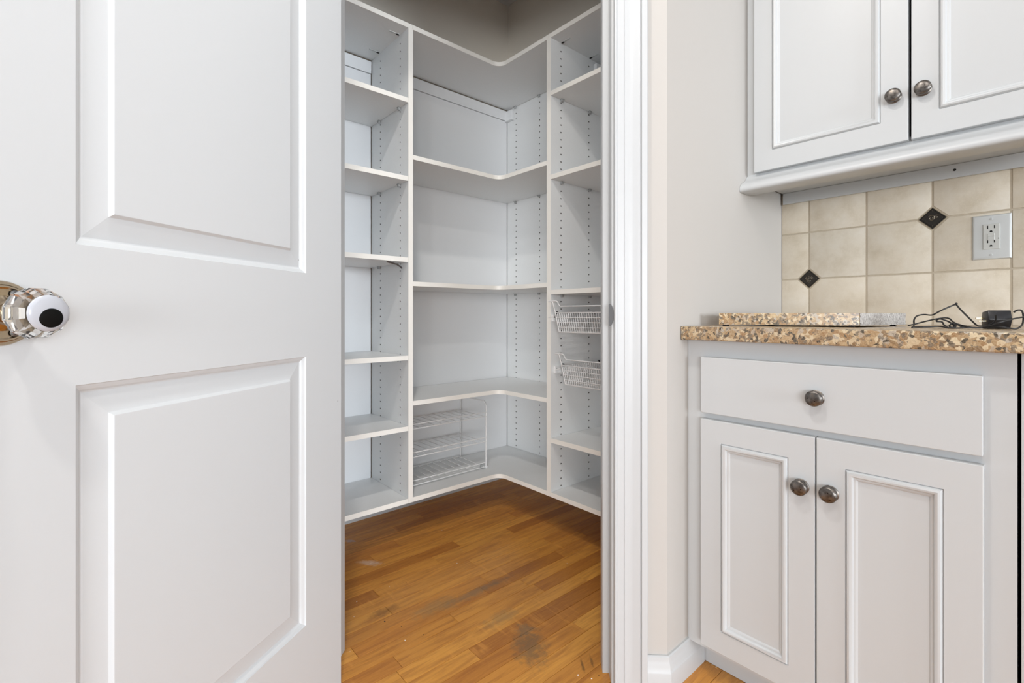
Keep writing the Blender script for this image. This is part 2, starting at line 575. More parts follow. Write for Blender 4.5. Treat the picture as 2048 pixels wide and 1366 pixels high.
# kitchen wall behind the cabinets
wall_right = wall_prism('wall_right', [(XK, FY0), (XK + 0.12, FY0), (XK + 0.12, YW + WT), (XK, YW + WT)], -0.012, CEIL)
wall_prism('wall_left', [(FX0, FY1), (XLW, FY1), (XLW, FY1 + 0.1), (FX0, FY1 + 0.1)], -0.012, CEIL, M['wall_far'])
# walls behind the camera: plain side wall; window and corner patio doors added for light
SW_ = -9.0
cut = SW_ / R2 - FX0                       # where the diagonal wall meets the other two
wall_prism('wall_side', [(FX0 - 0.1, cut), (FX0, cut), (FX0, FY1), (FX0 - 0.1, FY1)], -0.012, CEIL, M['wall_far'])
def pierced_wall(wname, win_name, T, a0, a1, w0, w1, z0, z1):
    bm = bmesh.new()
    for p0, p1, q0, q1 in ((a0, w0, -0.012, CEIL), (w1, a1, -0.012, CEIL), (w0, w1, -0.012, z0), (w0, w1, z1, CEIL)):
        add_box(bm, p0, p1, -0.1, 0, q0, q1, 0, T)
    obj(wname, bm, M['wall_far'], kind='structure')
    win = thing(win_name, (0, 0, 0), kind='structure')
    def fr(nm, p0, p1, q0, q1):
        bm = bmesh.new(); add_box(bm, p0, p1, -0.08, -0.02, q0, q1, 0, T)
        obj(nm, bm, M['trim_white'], win)
    fr('added_window_frame', w0, w0 + 0.05, z0, z1); fr('added_window_frame', w1 - 0.05, w1, z0, z1)
    fr('added_window_frame', w0 + 0.05, w1 - 0.05, z0, z0 + 0.05); fr('added_window_frame', w0 + 0.05, w1 - 0.05, z1 - 0.05, z1)
    m = (w0 + w1) / 2
    fr('mullion', m - 0.02, m + 0.02, z0 + 0.05, z1 - 0.05)
pierced_wall('wall_back', 'added_window_1', frame_T((0, FY0, 0), (1, 0, 0), (0, 1, 0), EZ), cut, XK, -1.3, 1.85, 0.65, 2.35)
hw_ = (FX0 - cut) * R2
pierced_wall('added_patio_wall', 'added_patio_doors', frame_T(EN * SW_, ET, EN, EZ), hw_, -hw_, -2.6, 2.6, 0.05, 2.4)
# added ceiling lamps, out of view, put in to provide light
M['lamp'].node_tree.nodes['Principled BSDF'].inputs['Emission Color'].default_value = (1, 0.9, 0.78, 1)
M['lamp'].node_tree.nodes['Principled BSDF'].inputs['Emission Strength'].default_value = 4.0
ADDED_LAMPS = [(0.20, 0.58, 15.0), (-0.35, -0.35, 15.0), (0.75, -0.95, 2.0), (-0.9, 0.9, 7.0)]
for lx, ly, LAMP_W in ADDED_LAMPS:
    bm = bmesh.new()
    add_lathe(bm, [(0.060, 0.0), (0.075, 0.0), (0.090, -0.006), (0.090, 0.0)], 28, Matrix.Translation((lx, ly, CEIL)))
    ring = obj('added_ceiling_lamp', bm, M['trim_white'], ceiling, smooth=40)
    bm = bmesh.new()
    add_lathe(bm, [(0.0, -0.001), (0.060, -0.001), (0.060, 0.0)], 28, Matrix.Translation((lx, ly, CEIL)))
    obj('added_lamp_lens', bm, M['lamp'], ring)
    l = bpy.data.lights.new('added_ceiling_lamp_light', 'AREA')
    l.shape = 'DISK'; l.size = 0.14; l.energy = LAMP_W; l.color = (1.0, 0.96, 0.91)
    lo = bpy.data.objects.new('added_ceiling_lamp_light', l)
    lo.location = (lx, ly, CEIL - 0.012)
    C.objects.link(lo)

# ------------------------------------------------------------------ setting: door frame, casing, baseboards
frame = thing('trim_1', DW((JL + JR) / 2, S0), 'white painted door jamb with stops lining the pantry doorway', None, None, 'structure')
def dwbox(bm, t0, t1, s0, s1, z0, z1, bev=0.0):
    add_box(bm, t0, t1, s0, s1, z0, z1, bev, frame_T((0, 0, 0), ET, EN, EZ))
for nm, a, b, q in (('jamb', JR, JR + JT, 1), ('jamb', JL - JT, JL, -1)):
    bm = bmesh.new(); dwbox(bm, a, b, S0 - 0.001, S1 + 0.001, 0, HEAD + JT, 0.0012)
    obj(nm, bm, M['trim_white'], frame)
bm = bmesh.new(); dwbox(bm, JL, JR, S0 - 0.001, S1 + 0.001, HEAD, HEAD + JT, 0.0012)
obj('head_jamb', bm, M['trim_white'], frame)
SD = 0.017                                   # stop thickness
for a, b in ((JR - SD, JR), (JL, JL + SD)):
    bm = bmesh.new(); dwbox(bm, a, b, S0 + 0.043, S0 + 0.083, 0, HEAD, 0.0012)
    obj('door_stop', bm, M['trim_white'], frame)
bm = bmesh.new(); dwbox(bm, JL + SD, JR - SD, S0 + 0.043, S0 + 0.083, HEAD - SD, HEAD, 0.0012)
obj('door_stop', bm, M['trim_white'], frame)
# strike plate: D-shaped lip wrapped on the jamb edge
bm = bmesh.new()
pts = [(-0.0005, -0.0285)] + [(0.0015 + 0.0100 * math.cos(a), 0.0285 * math.sin(a)) for a in [math.radians(-78 + 156 * i / 12) for i in range(13)]] + [(-0.0005, 0.0285)]
e1 = (ET * 0.93 - EN * 0.37).normalized(); e3 = (-EN * 0.93 - ET * 0.37).normalized()
add_prism(bm, pts, 0, 0.0018, frame_T(DW(JR - 0.0052, S0 - 0.001, 0.946), e1, EZ, e3))
sp = obj('strike_plate', bm, M['strike'], frame)
sp['label'] = 'dull grey rounded metal strike plate'
bm = bmesh.new()
add_box(bm, -0.0003, 0.0019, -0.0015, 0.0015, 0.0015, 0.0022, 0, frame_T(DW(JR - 0.0035, S0 - 0.001, 0.957), e1, EZ, e3))
obj('screw', bm, M['dark'], sp)

# casing profile (distance from inner edge, projection)
CP = [(0.0, 0.0), (0.0, 0.0095), (0.0015, 0.0125), (0.005, 0.0135), (0.0075, 0.0125), (0.009, 0.010), (0.012, 0.0098), (0.025, 0.0100), (0.0262, 0.0120), (0.030, 0.0118),
      (0.038, 0.0108), (0.048, 0.0120), (0.056, 0.0150), (0.0635, 0.0165), (0.0648, 0.0135), (0.0665, 0.0135), (0.068, 0.0185), (0.080, 0.0190), (0.0825, 0.0170), (0.0825, 0.0)]
cas = thing('trim_2', DW(JR + 0.05, S0), 'white profiled casing around the pantry doorway', None, None, 'structure')
REV = 0.0055
bm = bmesh.new()
def casing_leg(bm, path):
    """path: (t, z) inner-edge polyline of the casing on the wall plane, outward normal on the left of travel"""
    pts = [Vector(p) for p in path]
    rings = []
    for i, p in enumerate(pts):
        if i == 0: d0 = d1 = (pts[1] - pts[0]).normalized()
        elif i == len(pts) - 1: d0 = d1 = (pts[-1] - pts[-2]).normalized()
        else: d0 = (pts[i] - pts[i - 1]).normalized(); d1 = (pts[i + 1] - pts[i]).normalized()
        n0 = Vector((-d0.y, d0.x)); n1 = Vector((-d1.y, d1.x)); nn = (n0 + n1) / (1 + n0.dot(n1))
        rings.append([bm.verts.new(DW(p.x + nn.x * o, S0 - q, p.y + nn.y * o)) for o, q in CP])
    m = len(CP)
    for A, B in zip(rings, rings[1:]):
        for k in range(m):
            bm.faces.new((A[k], A[(k + 1) % m], B[(k + 1) % m], B[k]))
    bm.faces.new(rings[0]); bm.faces.new(rings[-1][::-1])
tj = JR + REV; tk = JL - REV; zt = HEAD + REV
casing_leg(bm, [(tj, zt), (tj, 0)])
obj('casing_leg', bm, M['trim_white'], cas, smooth=28)
bm = bmesh.new(); casing_leg(bm, [(tk, 0), (tk, zt)])
obj('casing_leg', bm, M['trim_white'], cas, smooth=28)
bm = bmesh.new(); casing_leg(bm, [(tk - 0.0825, zt), (tj + 0.0825, zt)])
obj('casing_head', bm, M['trim_white'], cas, smooth=28)

BP = [(0.0, 0.0), (0.016, 0.0), (0.016, 0.047), (0.0148, 0.050), (0.0135, 0.052), (0.0125, 0.062), (0.0095, 0.070), (0.0085, 0.076), (0.0075, 0.0835), (0.0045, 0.086), (0.0, 0.086)]
BPN = [(-o, z) for o, z in BP]
bm = bmesh.new()
p0 = DW(tj + 0.0825, S0)
add_sweep(bm, [(p0.x, p0.y), (cornerR.x, cornerR.y), (1.262, YW)], BPN)
obj('baseboard_right', bm, M['trim_white'], kind='structure', smooth=28)
bm = bmesh.new()
add_sweep(bm, [(XLW + WT, YB), (XB, YB)], [(0, 0), (-0.003, 0), (-0.003, 0.085), (0, 0.087)])
obj('baseboard_pantry_back', bm, M['trim_white'], kind='structure', smooth=28)
bm = bmesh.new()
add_sweep(bm, [(XB, YB - 0.016), (XB, YW + WT)], BPN)
obj('baseboard_pantry_right', bm, M['trim_white'], kind='structure', smooth=28)
p0 = DW(tk - 0.0825, S0)
bm = bmesh.new()
add_sweep(bm, [(cornerL.x, FY1), (cornerL.x, cornerL.y), (p0.x, p0.y)], BPN)
obj('baseboard_left', bm, M['trim_white'], kind='structure', smooth=28)

# ------------------------------------------------------------------ setting: the open pantry door
ang = math.atan2(1276 - 1024, F_PX)
right = Vector((fwd.y, -fwd.x, 0))
ddir = (right * math.sin(ang) + fwd * math.cos(ang))       # from knob side towards the hinge
dn = (right * math.cos(ang) - fwd * math.sin(ang))         # visible face normal
D0 = 1.228
hinge = right * ((682 - 1024) / F_PX * D0) + fwd * D0
DWID, DTH, DZ0, DZ1 = 0.733, 0.035, 0.004, 2.335
# local door frame: x = along the door from the hinge to the knob edge, y = up, z = out of the visible face
TD = frame_T(hinge, -ddir, EZ, dn)
door = thing('door_1', hinge + Vector((0, 0, DZ0)), 'white two-panel pantry door standing open', None, None, 'structure')
P_X0, P_X1 = 0.1337, 0.5990
panels = [(0.2363, 0.8508), (1.0417, 2.20)]
# stiles and rails
bm = bmesh.new()
def ddbox(a, b, c, d): add_box(bm, a, b, c, d, -DTH, 0, 0, TD)
ddbox(0, P_X0, DZ0, DZ1)
obj('stile', bm, M['door_white'], door); bm = bmesh.new()
ddbox(P_X1, DWID, DZ0, DZ1)
obj('stile', bm, M['door_white'], door); bm = bmesh.new()
for a, b in ((DZ0, panels[0][0]), (panels[0][1], panels[1][0]), (panels[1][1], DZ1)):
    ddbox(P_X0, P_X1, a, b)
    obj('rail', bm, M['door_white'], door); bm = bmesh.new()
bm.free()
PP = [(0.0, -0.0002), (0.0012, -0.0030), (0.0035, -0.0040), (0.0075, -0.0062), (0.0105, -0.0092), (0.0125, -0.0098), (0.0150, -0.0094), (0.0450, -0.0062), (0.0456, -0.0060), (0.0500, -0.0010), (0.0508, -0.0008)]
for z0, z1 in panels:
    bm = bmesh.new()
    add_rings(bm, P_X0, P_X1, z0, z1, PP, TD)
    add_rings(bm, P_X0, P_X1, z0, z1, [(i, -DTH - h) for i, h in PP], TD)
    obj('raised_panel', bm, M['door_white'], door)
# hinges on the far edge
for z in (0.25, 1.05, 1.82):
    bm = bmesh.new()
    add_lathe(bm, [(0, 0), (0.006, 0), (0.006, 0.09), (0, 0.09)], 12, TD @ Matrix.Translation((-0.004, z, -DTH - 0.003)) @ Matrix.Rotation(-math.pi / 2, 4, 'X'))
    obj('hinge', bm, M['nickel'], door, smooth=40)
# knob: rosette, neck, cut-glass ball, stuck-on googly eye
KX, KZ = 0.680, 0.9480
TK = TD @ Matrix.Translation((KX, KZ, 0)) @ Matrix.Diagonal((0.962, 0.962, 0.962, 1))
bm = bmesh.new()
GP = [(0.0, 0.0425), (0.0135, 0.0425), (0.0190, 0.0445), (0.0265, 0.0520), (0.0305, 0.0600), (0.0312, 0.0665), (0.0295, 0.0735), (0.0262, 0.0800), (0.0225, 0.0845), (0.0, 0.0845)]
add_lathe(bm, GP, 12, TK @ Matrix.Rotation(math.radians(15), 4, 'Z'))
knob = obj('door_knob', bm, M['glass'], door)
knob['label'] = 'faceted clear glass knob'
bm = bmesh.new()
add_lathe(bm, [(0.0, 0.013), (0.013, 0.013), (0.018, 0.0105), (0.022, 0.0070), (0.0305, 0.0070), (0.0325, 0.0082), (0.0345, 0.0078), (0.036, 0.0045), (0.0395, 0.0036), (0.041, 0.0)], 40, TK)
ros = obj('rosette', bm, M['nickel'], knob, smooth=30); ros['label'] = 'round antique nickel rosette'
bm = bmesh.new()
add_lathe(bm, [(0.0115, 0.010), (0.0115, 0.022), (0.0145, 0.026), (0.0165, 0.032), (0.0155, 0.038), (0.0135, 0.0424), (0.0, 0.0424)], 32, TK)
obj('knob_neck', bm, M['nickel'], knob, smooth=40)
for a in (66, -66, 180):
    bm = bmesh.new()
    Ts = TK @ Matrix.Translation((0.027 * math.cos(math.radians(a)) * -1, 0.027 * math.sin(math.radians(a)), 0.0085))
    add_lathe(bm, [(0.0045, 0.0), (0.0042, 0.0018), (0.0022, 0.0026), (0.0016, 0.0006), (0, 0.0006)], 14, Ts)
    obj('screw', bm, M['strike'], knob, smooth=40)
bm = bmesh.new()
add_lathe(bm, [(0.0, 0.0848), (0.0210, 0.0848), (0.0217, 0.0860), (0.0210, 0.0872), (0.0175, 0.0888), (0.009, 0.0902), (0.0, 0.0906)], 36, TK)
eye = obj('googly_eye', bm, M['eye_white'], knob, smooth=40); eye['label'] = 'white googly eye stuck on the glass knob'
bm = bmesh.new()
Tp = TK @ Matrix.Translation((-0.0005, -0.0062, 0.0874)) @ Matrix.Rotation(math.radians(7), 4, 'X')
add_lathe(bm, [(0.0124, 0.0), (0.0122, 0.0022), (0.010, 0.0031), (0.0, 0.0037)], 32, Tp)
obj('pupil', bm, M['eye_black'], knob, smooth=40)

# ------------------------------------------------------------------ pantry shelving
TH = 0.019
YF, XF = 1.769, 1.477          # front lines of the left run and of the right run
YBK, XBK = 2.112, 1.819        # faces of the backing boards / end panel
XP0, XP1 = 0.985, 1.006        # divider between left and corner bays
YP0, YP1 = 1.430, 1.453        # divider between corner and right bays
ZTOP, ZBOT = 2.148, 0.190
HOLES = [(-1, 0)]
def hole_face(bm, T, D, H, cols, z_first, r=0.0033, pitch=0.032, depth=0.009):
    """rectangular face 0..D x 0..H in the local xy plane (normal +z) with two columns of drilled holes"""
    def q(p): return [bm.verts.new(T @ Vector(v)) for v in p]
    def rect(a, b, c, d):
        if b - a > 1e-6 and d - c > 1e-6:
            bm.faces.new(q([(a, c, 0), (b, c, 0), (b, d, 0), (a, d, 0)]))
    hw = 0.008
    edges = [0.0]
    for c in cols: edges += [c - hw, c + hw]
    edges.append(D)
    for i in range(0, len(edges), 2):
        rect(edges[i], edges[i + 1], 0, H)
    n = 8
    for c in cols:
        zs = []
        z = z_first
        while z < H - 0.03:
            if z > 0.03: zs.append(z)
            z += pitch
        rect(c - hw, c + hw, 0, zs[0] - hw)
        for i, z in enumerate(zs):
            nxt = zs[i + 1] - hw if i + 1 < len(zs) else H
            rect(c - hw, c + hw, z + hw, nxt)
            sq = [(hw, 0), (hw, hw), (0, hw), (-hw, hw), (-hw, 0), (-hw, -hw), (0, -hw), (hw, -hw)]
            so = q([(c + a, z + b, 0) for a, b in sq])
            ci = q([(c + r * math.cos(math.pi / 4 * k), z + r * math.sin(math.pi / 4 * k), 0) for k in range(n)])
            bi = q([(c + r * math.cos(math.pi / 4 * k), z + r * math.sin(math.pi / 4 * k), -depth) for k in range(n)])
            for k in range(n):
                j = (k + 1) % n
                bm.faces.new((so[k], so[j], ci[j], ci[k]))
                bm.faces.new((ci[k], ci[j], bi[j], bi[k])).material_index = 1
            bm.faces.new(bi).material_index = 1
def drilled_panel(name, parent, T, D, H, cols, z_first, both=False):
    """panel whose visible face is local +z, thickness TH towards -z"""
    bm = bmesh.new()
    hole_face(bm, T, D, H, cols, z_first)
    v = [bm.verts.new(T @ Vector(p)) for p in ((0, 0, 0), (D, 0, 0), (D, H, 0), (0, H, 0), (0, 0, -TH), (D, 0, -TH), (D, H, -TH), (0, H, -TH))]
    for f in ((4, 7, 6, 5), (0, 4, 5, 1), (1, 5, 6, 2), (2, 6, 7, 3), (3, 7, 4, 0)):
        bm.faces.new([v[i] for i in f])
    o = obj(name, bm, M['melamine'], parent, recalc=False)
    o.data.materials.append(M['chipboard'])
    return o
pin_bm = bmesh.new()
add_box(pin_bm, -0.0045, 0.0045, -0.006, 0.006, -0.011, 0.0, 0.001)
add_box(pin_bm, -0.006, 0.006, -0.009, 0.009, -0.0015, 0.0)
pin_me = bpy.data.meshes.new('shelf_pin'); pin_bm.to_mesh(pin_me); pin_bm.free(); pin_me.materials.append(M['pin'])
def pin(parent, loc, rz=0):
    o = link('shelf_pin', pin_me, None, parent)
    o.location = loc; o.rotation_euler = (0, 0, rz)

# ---- left bay
LX0 = 0.470
left = thing('shelving_unit', ((LX0 + XP0) / 2, (YF + YBK) / 2, 0.171), 'white adjustable shelving bay of seven straight shelves beside the open door', 'shelving unit')
ZP0 = ZBOT - TH
PH = ZTOP - TH - ZP0
dcols = [0.068, 0.068 + 0.185]
Tleft = frame_T((XP0, YF, ZP0), (0, 1, 0), (0, 0, 1), (-1, 0, 0))
divL = drilled_panel('side_panel', left, Tleft, YBK - YF, PH, dcols, 0.033)
box('edge_band', XP0 - 0.0002, XP1 + 0.0002, YF - 0.0016, YF, ZP0, ZTOP - TH, M['edge'], divL)
Tl2 = frame_T((LX0, YF, ZP0), (0, 1, 0), (0, 0, 1), (1, 0, 0))
drilled_panel('side_panel', left, Tl2, YBK - YF, PH, dcols, 0.033)
def straight_shelf_y(parent, x0, x1, ztop):      # shelf of the left run (front faces -y)
    s = box('shelf', x0, x1, YF, YBK - 0.002, ztop - TH, ztop, M['melamine'], parent, 0.0006)
    box('edge_band', x0, x1, YF - 0.0014, YF, ztop - TH, ztop, M['edge'], s)
LZ = [1.840, 1.517, 1.183, 0.779, 0.488, ZBOT]
for z in LZ:
    straight_shelf_y(left, LX0 + 0.0008, XP0 - 0.0008, z)
    if z > 0.3:
        for c in dcols:
            pin(left, (XP0 - 0.007, YF + c, z - TH), 0)
straight_shelf_y(left, LX0 - 0.0, XP1 - 0.004, ZTOP)
box('back_panel', LX0 + 0.001, XP0 - 0.004, YBK, YBK + 0.006, ZBOT - 0.01, 2.064, M['backing'], left)
box('hanging_rail', LX0 + 0.001, XP0 - 0.004, YBK - 0.007, YBK + 0.006, 2.066, 2.1215, M['backing'], left, 0.0015)
for c in dcols:                                   # cam fasteners under the top shelf
    box('cam_fastener', XP0 - 0.052, XP0 - 0.004, YF + c - 0.004, YF + c + 0.004, ZTOP - TH - 0.0022, ZTOP - TH, M['plate'], left)
    box('cam_fastener', XP0 - 0.018, XP0 - 0.006, YF + c - 0.0045, YF + c + 0.0045, ZTOP - TH - 0.0035, ZTOP - TH - 0.0022, M['dark'], left)
# torn sliver of edging hanging from the fourth shelf
bm = bmesh.new()
add_tube(bm, [(0.905, 1.80, 1.1625), (0.925, 1.795, 1.158), (0.945, 1.79, 1.153), (0.958, 1.787, 1.145), (0.965, 1.785, 1.138)], 0.0035, 5)
sl = obj('torn_liner', bm, M['strike'], left); sl['label'] = 'small torn dark strip under a shelf'

# ---- corner bay with L-shaped shelves
corner = thing('corner_shelving_unit', (1.55, 1.90, 0.171), 'white corner shelving bay with L-shaped shelves curving round the inside corner', 'shelving unit')
RR = 0.045
def lpoly(x0, yend, o=0.0):
    arc = [(XF + o - (RR + o) * 0 - RR + (RR - 0) * math.sin(a), YF + o - RR + RR * math.cos(a)) for a in [math.pi / 2 * i / 10 for i in range(11)]]
    return arc
def lshelf(parent, x0, yend, ztop):
    arc = [(XF - RR + RR * math.sin(a), YF - RR + RR * math.cos(a)) for a in [math.pi / 2 * i / 10 for i in range(11)]]
    front = [(x0, YF)] + arc + [(XF, yend)]
    bm = bmesh.new()
    add_prism(bm, front + [(XBK - 0.002, yend), (XBK - 0.002, YBK - 0.002), (x0, YBK - 0.002)], ztop - TH, ztop)
    s = obj('shelf', bm, M['melamine'], parent)
    bm = bmesh.new()
    add_sweep(bm, front, [(0, ztop - TH), (-0.0014, ztop - TH), (-0.0014, ztop), (0, ztop)])
    obj('edge_band', bm, M['edge'], s, smooth=30)
CZ = [1.610, 1.085, 0.589, ZBOT]
for z in CZ:
    lshelf(corner, XP1 + 0.0008, YP1 + 0.0008, z)
lshelf(corner, XP1 - 0.003, YP1 - 0.012, ZTOP)
# drilled end panel standing against the right wall
Tend = frame_T((XBK, YBK, ZP0), (0, -1, 0), (0, 0, 1), (-1, 0, 0))
ecols = [0.076, 0.076 + 0.191]
drilled_panel('end_panel', corner, Tend, 0.335, PH, ecols, 0.033)
for z in CZ[:-1] + [ZTOP]:
    for c in ecols:
        pin(corner, (XBK - 0.006, YBK - c, z - TH), 0)
box('back_panel', XP1 + 0.003, XBK - 0.004, YBK, YBK + 0.006, ZBOT - 0.01, 2.064, M['backing'], corner)
box('hanging_rail', XP1 + 0.002, XBK - 0.004, YBK - 0.007, YBK + 0.006, 2.066, 2.1215, M['backing'], corner, 0.0015)
box('rail_end_cap', XBK - 0.022, XBK - 0.001, YBK - 0.060, YBK - 0.002, 2.058, 2.112, M['backing'], corner, 0.002)

# ---- right bay
RY0 = YW + WT + 0.02
rightu = thing('shelving_unit', (1.65, 1.1, 0.171), 'white shelving bay at the right of the pantry holding two wire baskets', 'shelving unit')
rcols = [0.063, 0.063 + 0.188]
Tr = frame_T((XBK, YP0, ZP0), (-1, 0, 0), (0, 0, 1), (0, -1, 0))
DR = XBK - XF
divR = drilled_panel('side_panel', rightu, Tr, DR, PH, [DR - c for c in rcols[::-1]], 0.033)
box('edge_band', XF - 0.0016, XF, YP0 - 0.0002, YP1 + 0.0002, ZP0, ZTOP - TH, M['edge'], divR)
Tr2 = frame_T((XF, RY0, ZP0), (1, 0, 0), (0, 0, 1), (0, 1, 0))
drilled_panel('side_panel', rightu, Tr2, DR, PH, rcols, 0.033)
def straight_shelf_x(parent, y0, y1, ztop):
    s = box('shelf', XF, XBK - 0.002, y0, y1, ztop - TH, ztop, M['melamine'], parent, 0.0006)
    box('edge_band', XF - 0.0014, XF, y0, y1, ztop - TH, ztop, M['edge'], s)
for z in (1.901, 1.544, 1.053, 0.421, ZBOT):
    straight_shelf_x(rightu, RY0 + 0.0008, YP0 - 0.0008, z)
    if z > 0.3 and z != 0.421:
        for c in rcols:
            pin(rightu, (XF + c, YP0 - 0.007, z - TH), math.pi / 2)
straight_shelf_x(rightu, RY0, YP1 - 0.013, ZTOP)
for c in rcols:
    box('cam_fastener', XF + c - 0.004, XF + c + 0.004, YP0 - 0.052, YP0 - 0.004, ZTOP - TH - 0.0022, ZTOP - TH, M['plate'], rightu)
    box('cam_fastener', XF + c - 0.0045, XF + c + 0.0045, YP0 - 0.018, YP0 - 0.006, ZTOP - TH - 0.0035, ZTOP - TH - 0.0022, M['dark'], rightu)
box('back_panel', XBK + 0.004, XBK + 0.010, RY0 + TH, YP0 - 0.004, ZBOT - 0.01, 2.064, M['backing'], rightu)
box('hanging_rail', XBK - 0.007, XBK + 0.006, RY0 + TH, YP0 - 0.024, 2.066, 2.1215, M['backing'], rightu, 0.0015)
box('rail_end_cap', XBK - 0.062, XBK - 0.001, YP0 - 0.022, YP0 - 0.002, 2.030, 2.110, M['backing'], rightu, 0.002)
# slide runners for the baskets on the divider
for zr, xo in ((0.934, 0.0), (0.712, 0.014)):
    rn = box('runner', XF + 0.004 + xo, XBK - 0.02, YP0 - 0.010, YP0 - 0.0005, zr - 0.015, zr + 0.015, M['wire'], rightu, 0.001)
    box('runner_lip', XF + 0.004 + xo, XBK - 0.02, YP0 - 0.020, YP0 - 0.010, zr - 0.015, zr - 0.0125, M['wire'], rn)
    for q in (0.012, 0.045, 0.22):
        bm = bmesh.new()
        add_lathe(bm, [(0.0, 0.0012), (0.0030, 0.0010), (0.0032, 0.0)], 10, frame_T((XF + q + xo, YP0 - 0.010, zr + 0.003), (1, 0, 0), (0, 0, 1), (0, -1, 0)))
        obj('screw', bm, M['strike'], rn)

# ---- pull-out wire baskets
def basket(x0, ylen, yl, ztop, depth, skew, label):
    """x0: front line, yl: left end (next to the divider); zone below ztop. skew: front swings out to the right"""
    root = thing('wire_basket', (x0 + depth / 2, yl - ylen / 2, ztop - 0.135), label, 'wire basket', 'wire baskets in the right bay')
    def P(a, b, z):       # a: along the front (0..ylen, to the right), b: depth
        return (x0 + b - skew * a, yl - a, z)
    zr, zb = ztop - 0.048, ztop - 0.128
    # front handle wire that dips in the middle
    bm = bmesh.new()
    add_tube(bm, [P(-0.018, 0.0, ztop), P(0.026, 0.0, ztop), P(0.032, 0.0, ztop - 0.002), P(0.042, 0.003, ztop - 0.020), P(0.048, 0.003, ztop - 0.022), P(ylen - 0.048, 0.003, ztop - 0.022),
                  P(ylen - 0.042, 0.003, ztop - 0.020), P(ylen - 0.032, 0.0, ztop - 0.002), P(ylen - 0.026, 0.0, ztop), P(ylen + 0.018, 0.0, ztop)], 0.0024, 8)
    obj('handle_wire', bm, M['wire'], root, smooth=50)
    for a, sg in ((0.004, 1), (ylen - 0.004, -1)):
        bm = bmesh.new()
        add_tube(bm, [P(a, 0.0, ztop), P(a + sg * 0.010, 0.008, zr), P(a + sg * 0.022, 0.018, zb)], 0.0025, 8)
        obj('corner_wire', bm, M['wire'], root, smooth=50)
    # rim
    bm = bmesh.new()
    add_tube(bm, [P(0.012, 0.008, zr), P(0.012, depth, zr), P(ylen - 0.012, depth, zr), P(ylen - 0.012, 0.008, zr)], 0.0023, 8, True)
    add_tube(bm, [P(-0.018, 0.0, zr - 0.020), P(0.010, 0.004, zr - 0.016)], 0.0022, 6)
    obj('rim', bm, M['wire'], root, smooth=50)
    NW = 46
    def face(name, a0, b0, a1, b1, n, ins):
        bm = bmesh.new()
        for i in range(1, n):
            f = i / n
            a = a0 + (a1 - a0) * f; b = b0 + (b1 - b0) * f
            ca, cb = ylen / 2, depth / 2
            a2 = a + (ca - a) * ins[0]; b2 = b + (cb - b) * ins[1]
            add_tube(bm, [P(a, b, zr), P(a2, b2, zb)], 0.0011, 4)
        for fz in (0.26, 0.50, 0.76, 1.0):
            z = zr + (zb - zr) * fz
            def mv(a, b): return (a + (ylen / 2 - a) * ins[0] * fz, b + (depth / 2 - b) * ins[1] * fz)
            p, q = mv(a0, b0), mv(a1, b1)
            add_tube(bm, [P(p[0], p[1], z), P(q[0], q[1], z)], 0.0015, 5)
        obj(name, bm, M['wire'], root)
    ins = (0.035, 0.075)
    face('front_mesh', 0.012, 0.008, ylen - 0.012, 0.008, NW, ins)
    face('back_mesh', 0.012, depth, ylen - 0.012, depth, NW, ins)
    face('side_mesh', 0.012, 0.008, 0.012, depth, 22, ins)
    face('side_mesh', ylen - 0.012, 0.008, ylen - 0.012, depth, 22, ins)
    bm = bmesh.new()
    for i in range(24):
        a = 0.024 + (ylen - 0.048) * i / 23
        add_tube(bm, [P(a, 0.02, zb), P(a, depth - 0.012, zb)], 0.0012, 4)
    for i in range(5):
        b = 0.02 + (depth - 0.032) * i / 4
        add_tube(bm, [P(0.022, b, zb - 0.002), P(ylen - 0.022, b, zb - 0.002)], 0.0016, 5)
    obj('bottom_mesh', bm, M['wire'], root)
    for b in (0.020, 0.26):
        bm = bmesh.new()
        p = P(0.011, b, zr + 0.001)
        add_box(bm, p[0] - 0.0035, p[0] + 0.0035, p[1] - 0.004, p[1] + 0.004, p[2] - 0.008, p[2] + 0.005, 0.001)
        obj('clip', bm, M['black'], root)
basket(1.456, 0.575, 1.405, 1.004, 0.31, 0.0, 'upper white wire pull-out basket just below a shelf in the right bay')
basket(1.492, 0.575, 1.402, 0.782, 0.31, 0.045, 'lower white wire pull-out basket sitting slightly askew in the right bay')

# ---- three-tier wire rack on the bottom corner shelf
rack = thing('wire_rack', (1.25, 1.98, ZBOT), 'three-tier white wire rack standing on the bottom corner shelf', 'wire rack')
rx0, rx1, ry0, ry1 = 1.050, 1.470, 1.868, 2.085
for x in (rx0 - 0.012, rx1):
    sgn = 1 if x > 1.2 else -1
    bm = bmesh.new()
    zt = ZBOT + 0.330
    add_tube(bm, [(x, ry0, ZBOT + 0.0035), (x, ry0, zt - 0.022), (x, ry0 + 0.006, zt - 0.008), (x, ry0 + 0.020, zt), (x, ry1 - 0.02, zt), (x, ry1 - 0.006, zt - 0.008), (x, ry1, zt - 0.022), (x, ry1, ZBOT + 0.0035)], 0.0035, 8)
    obj('end_frame', bm, M['wire'], rack, smooth=50)
    for yy in (ry0, ry1):
        box('foot', x - 0.005, x + 0.005, yy - 0.006, yy + 0.006, ZBOT + 0.0002, ZBOT + 0.012, M['wire'], rack, 0.001)
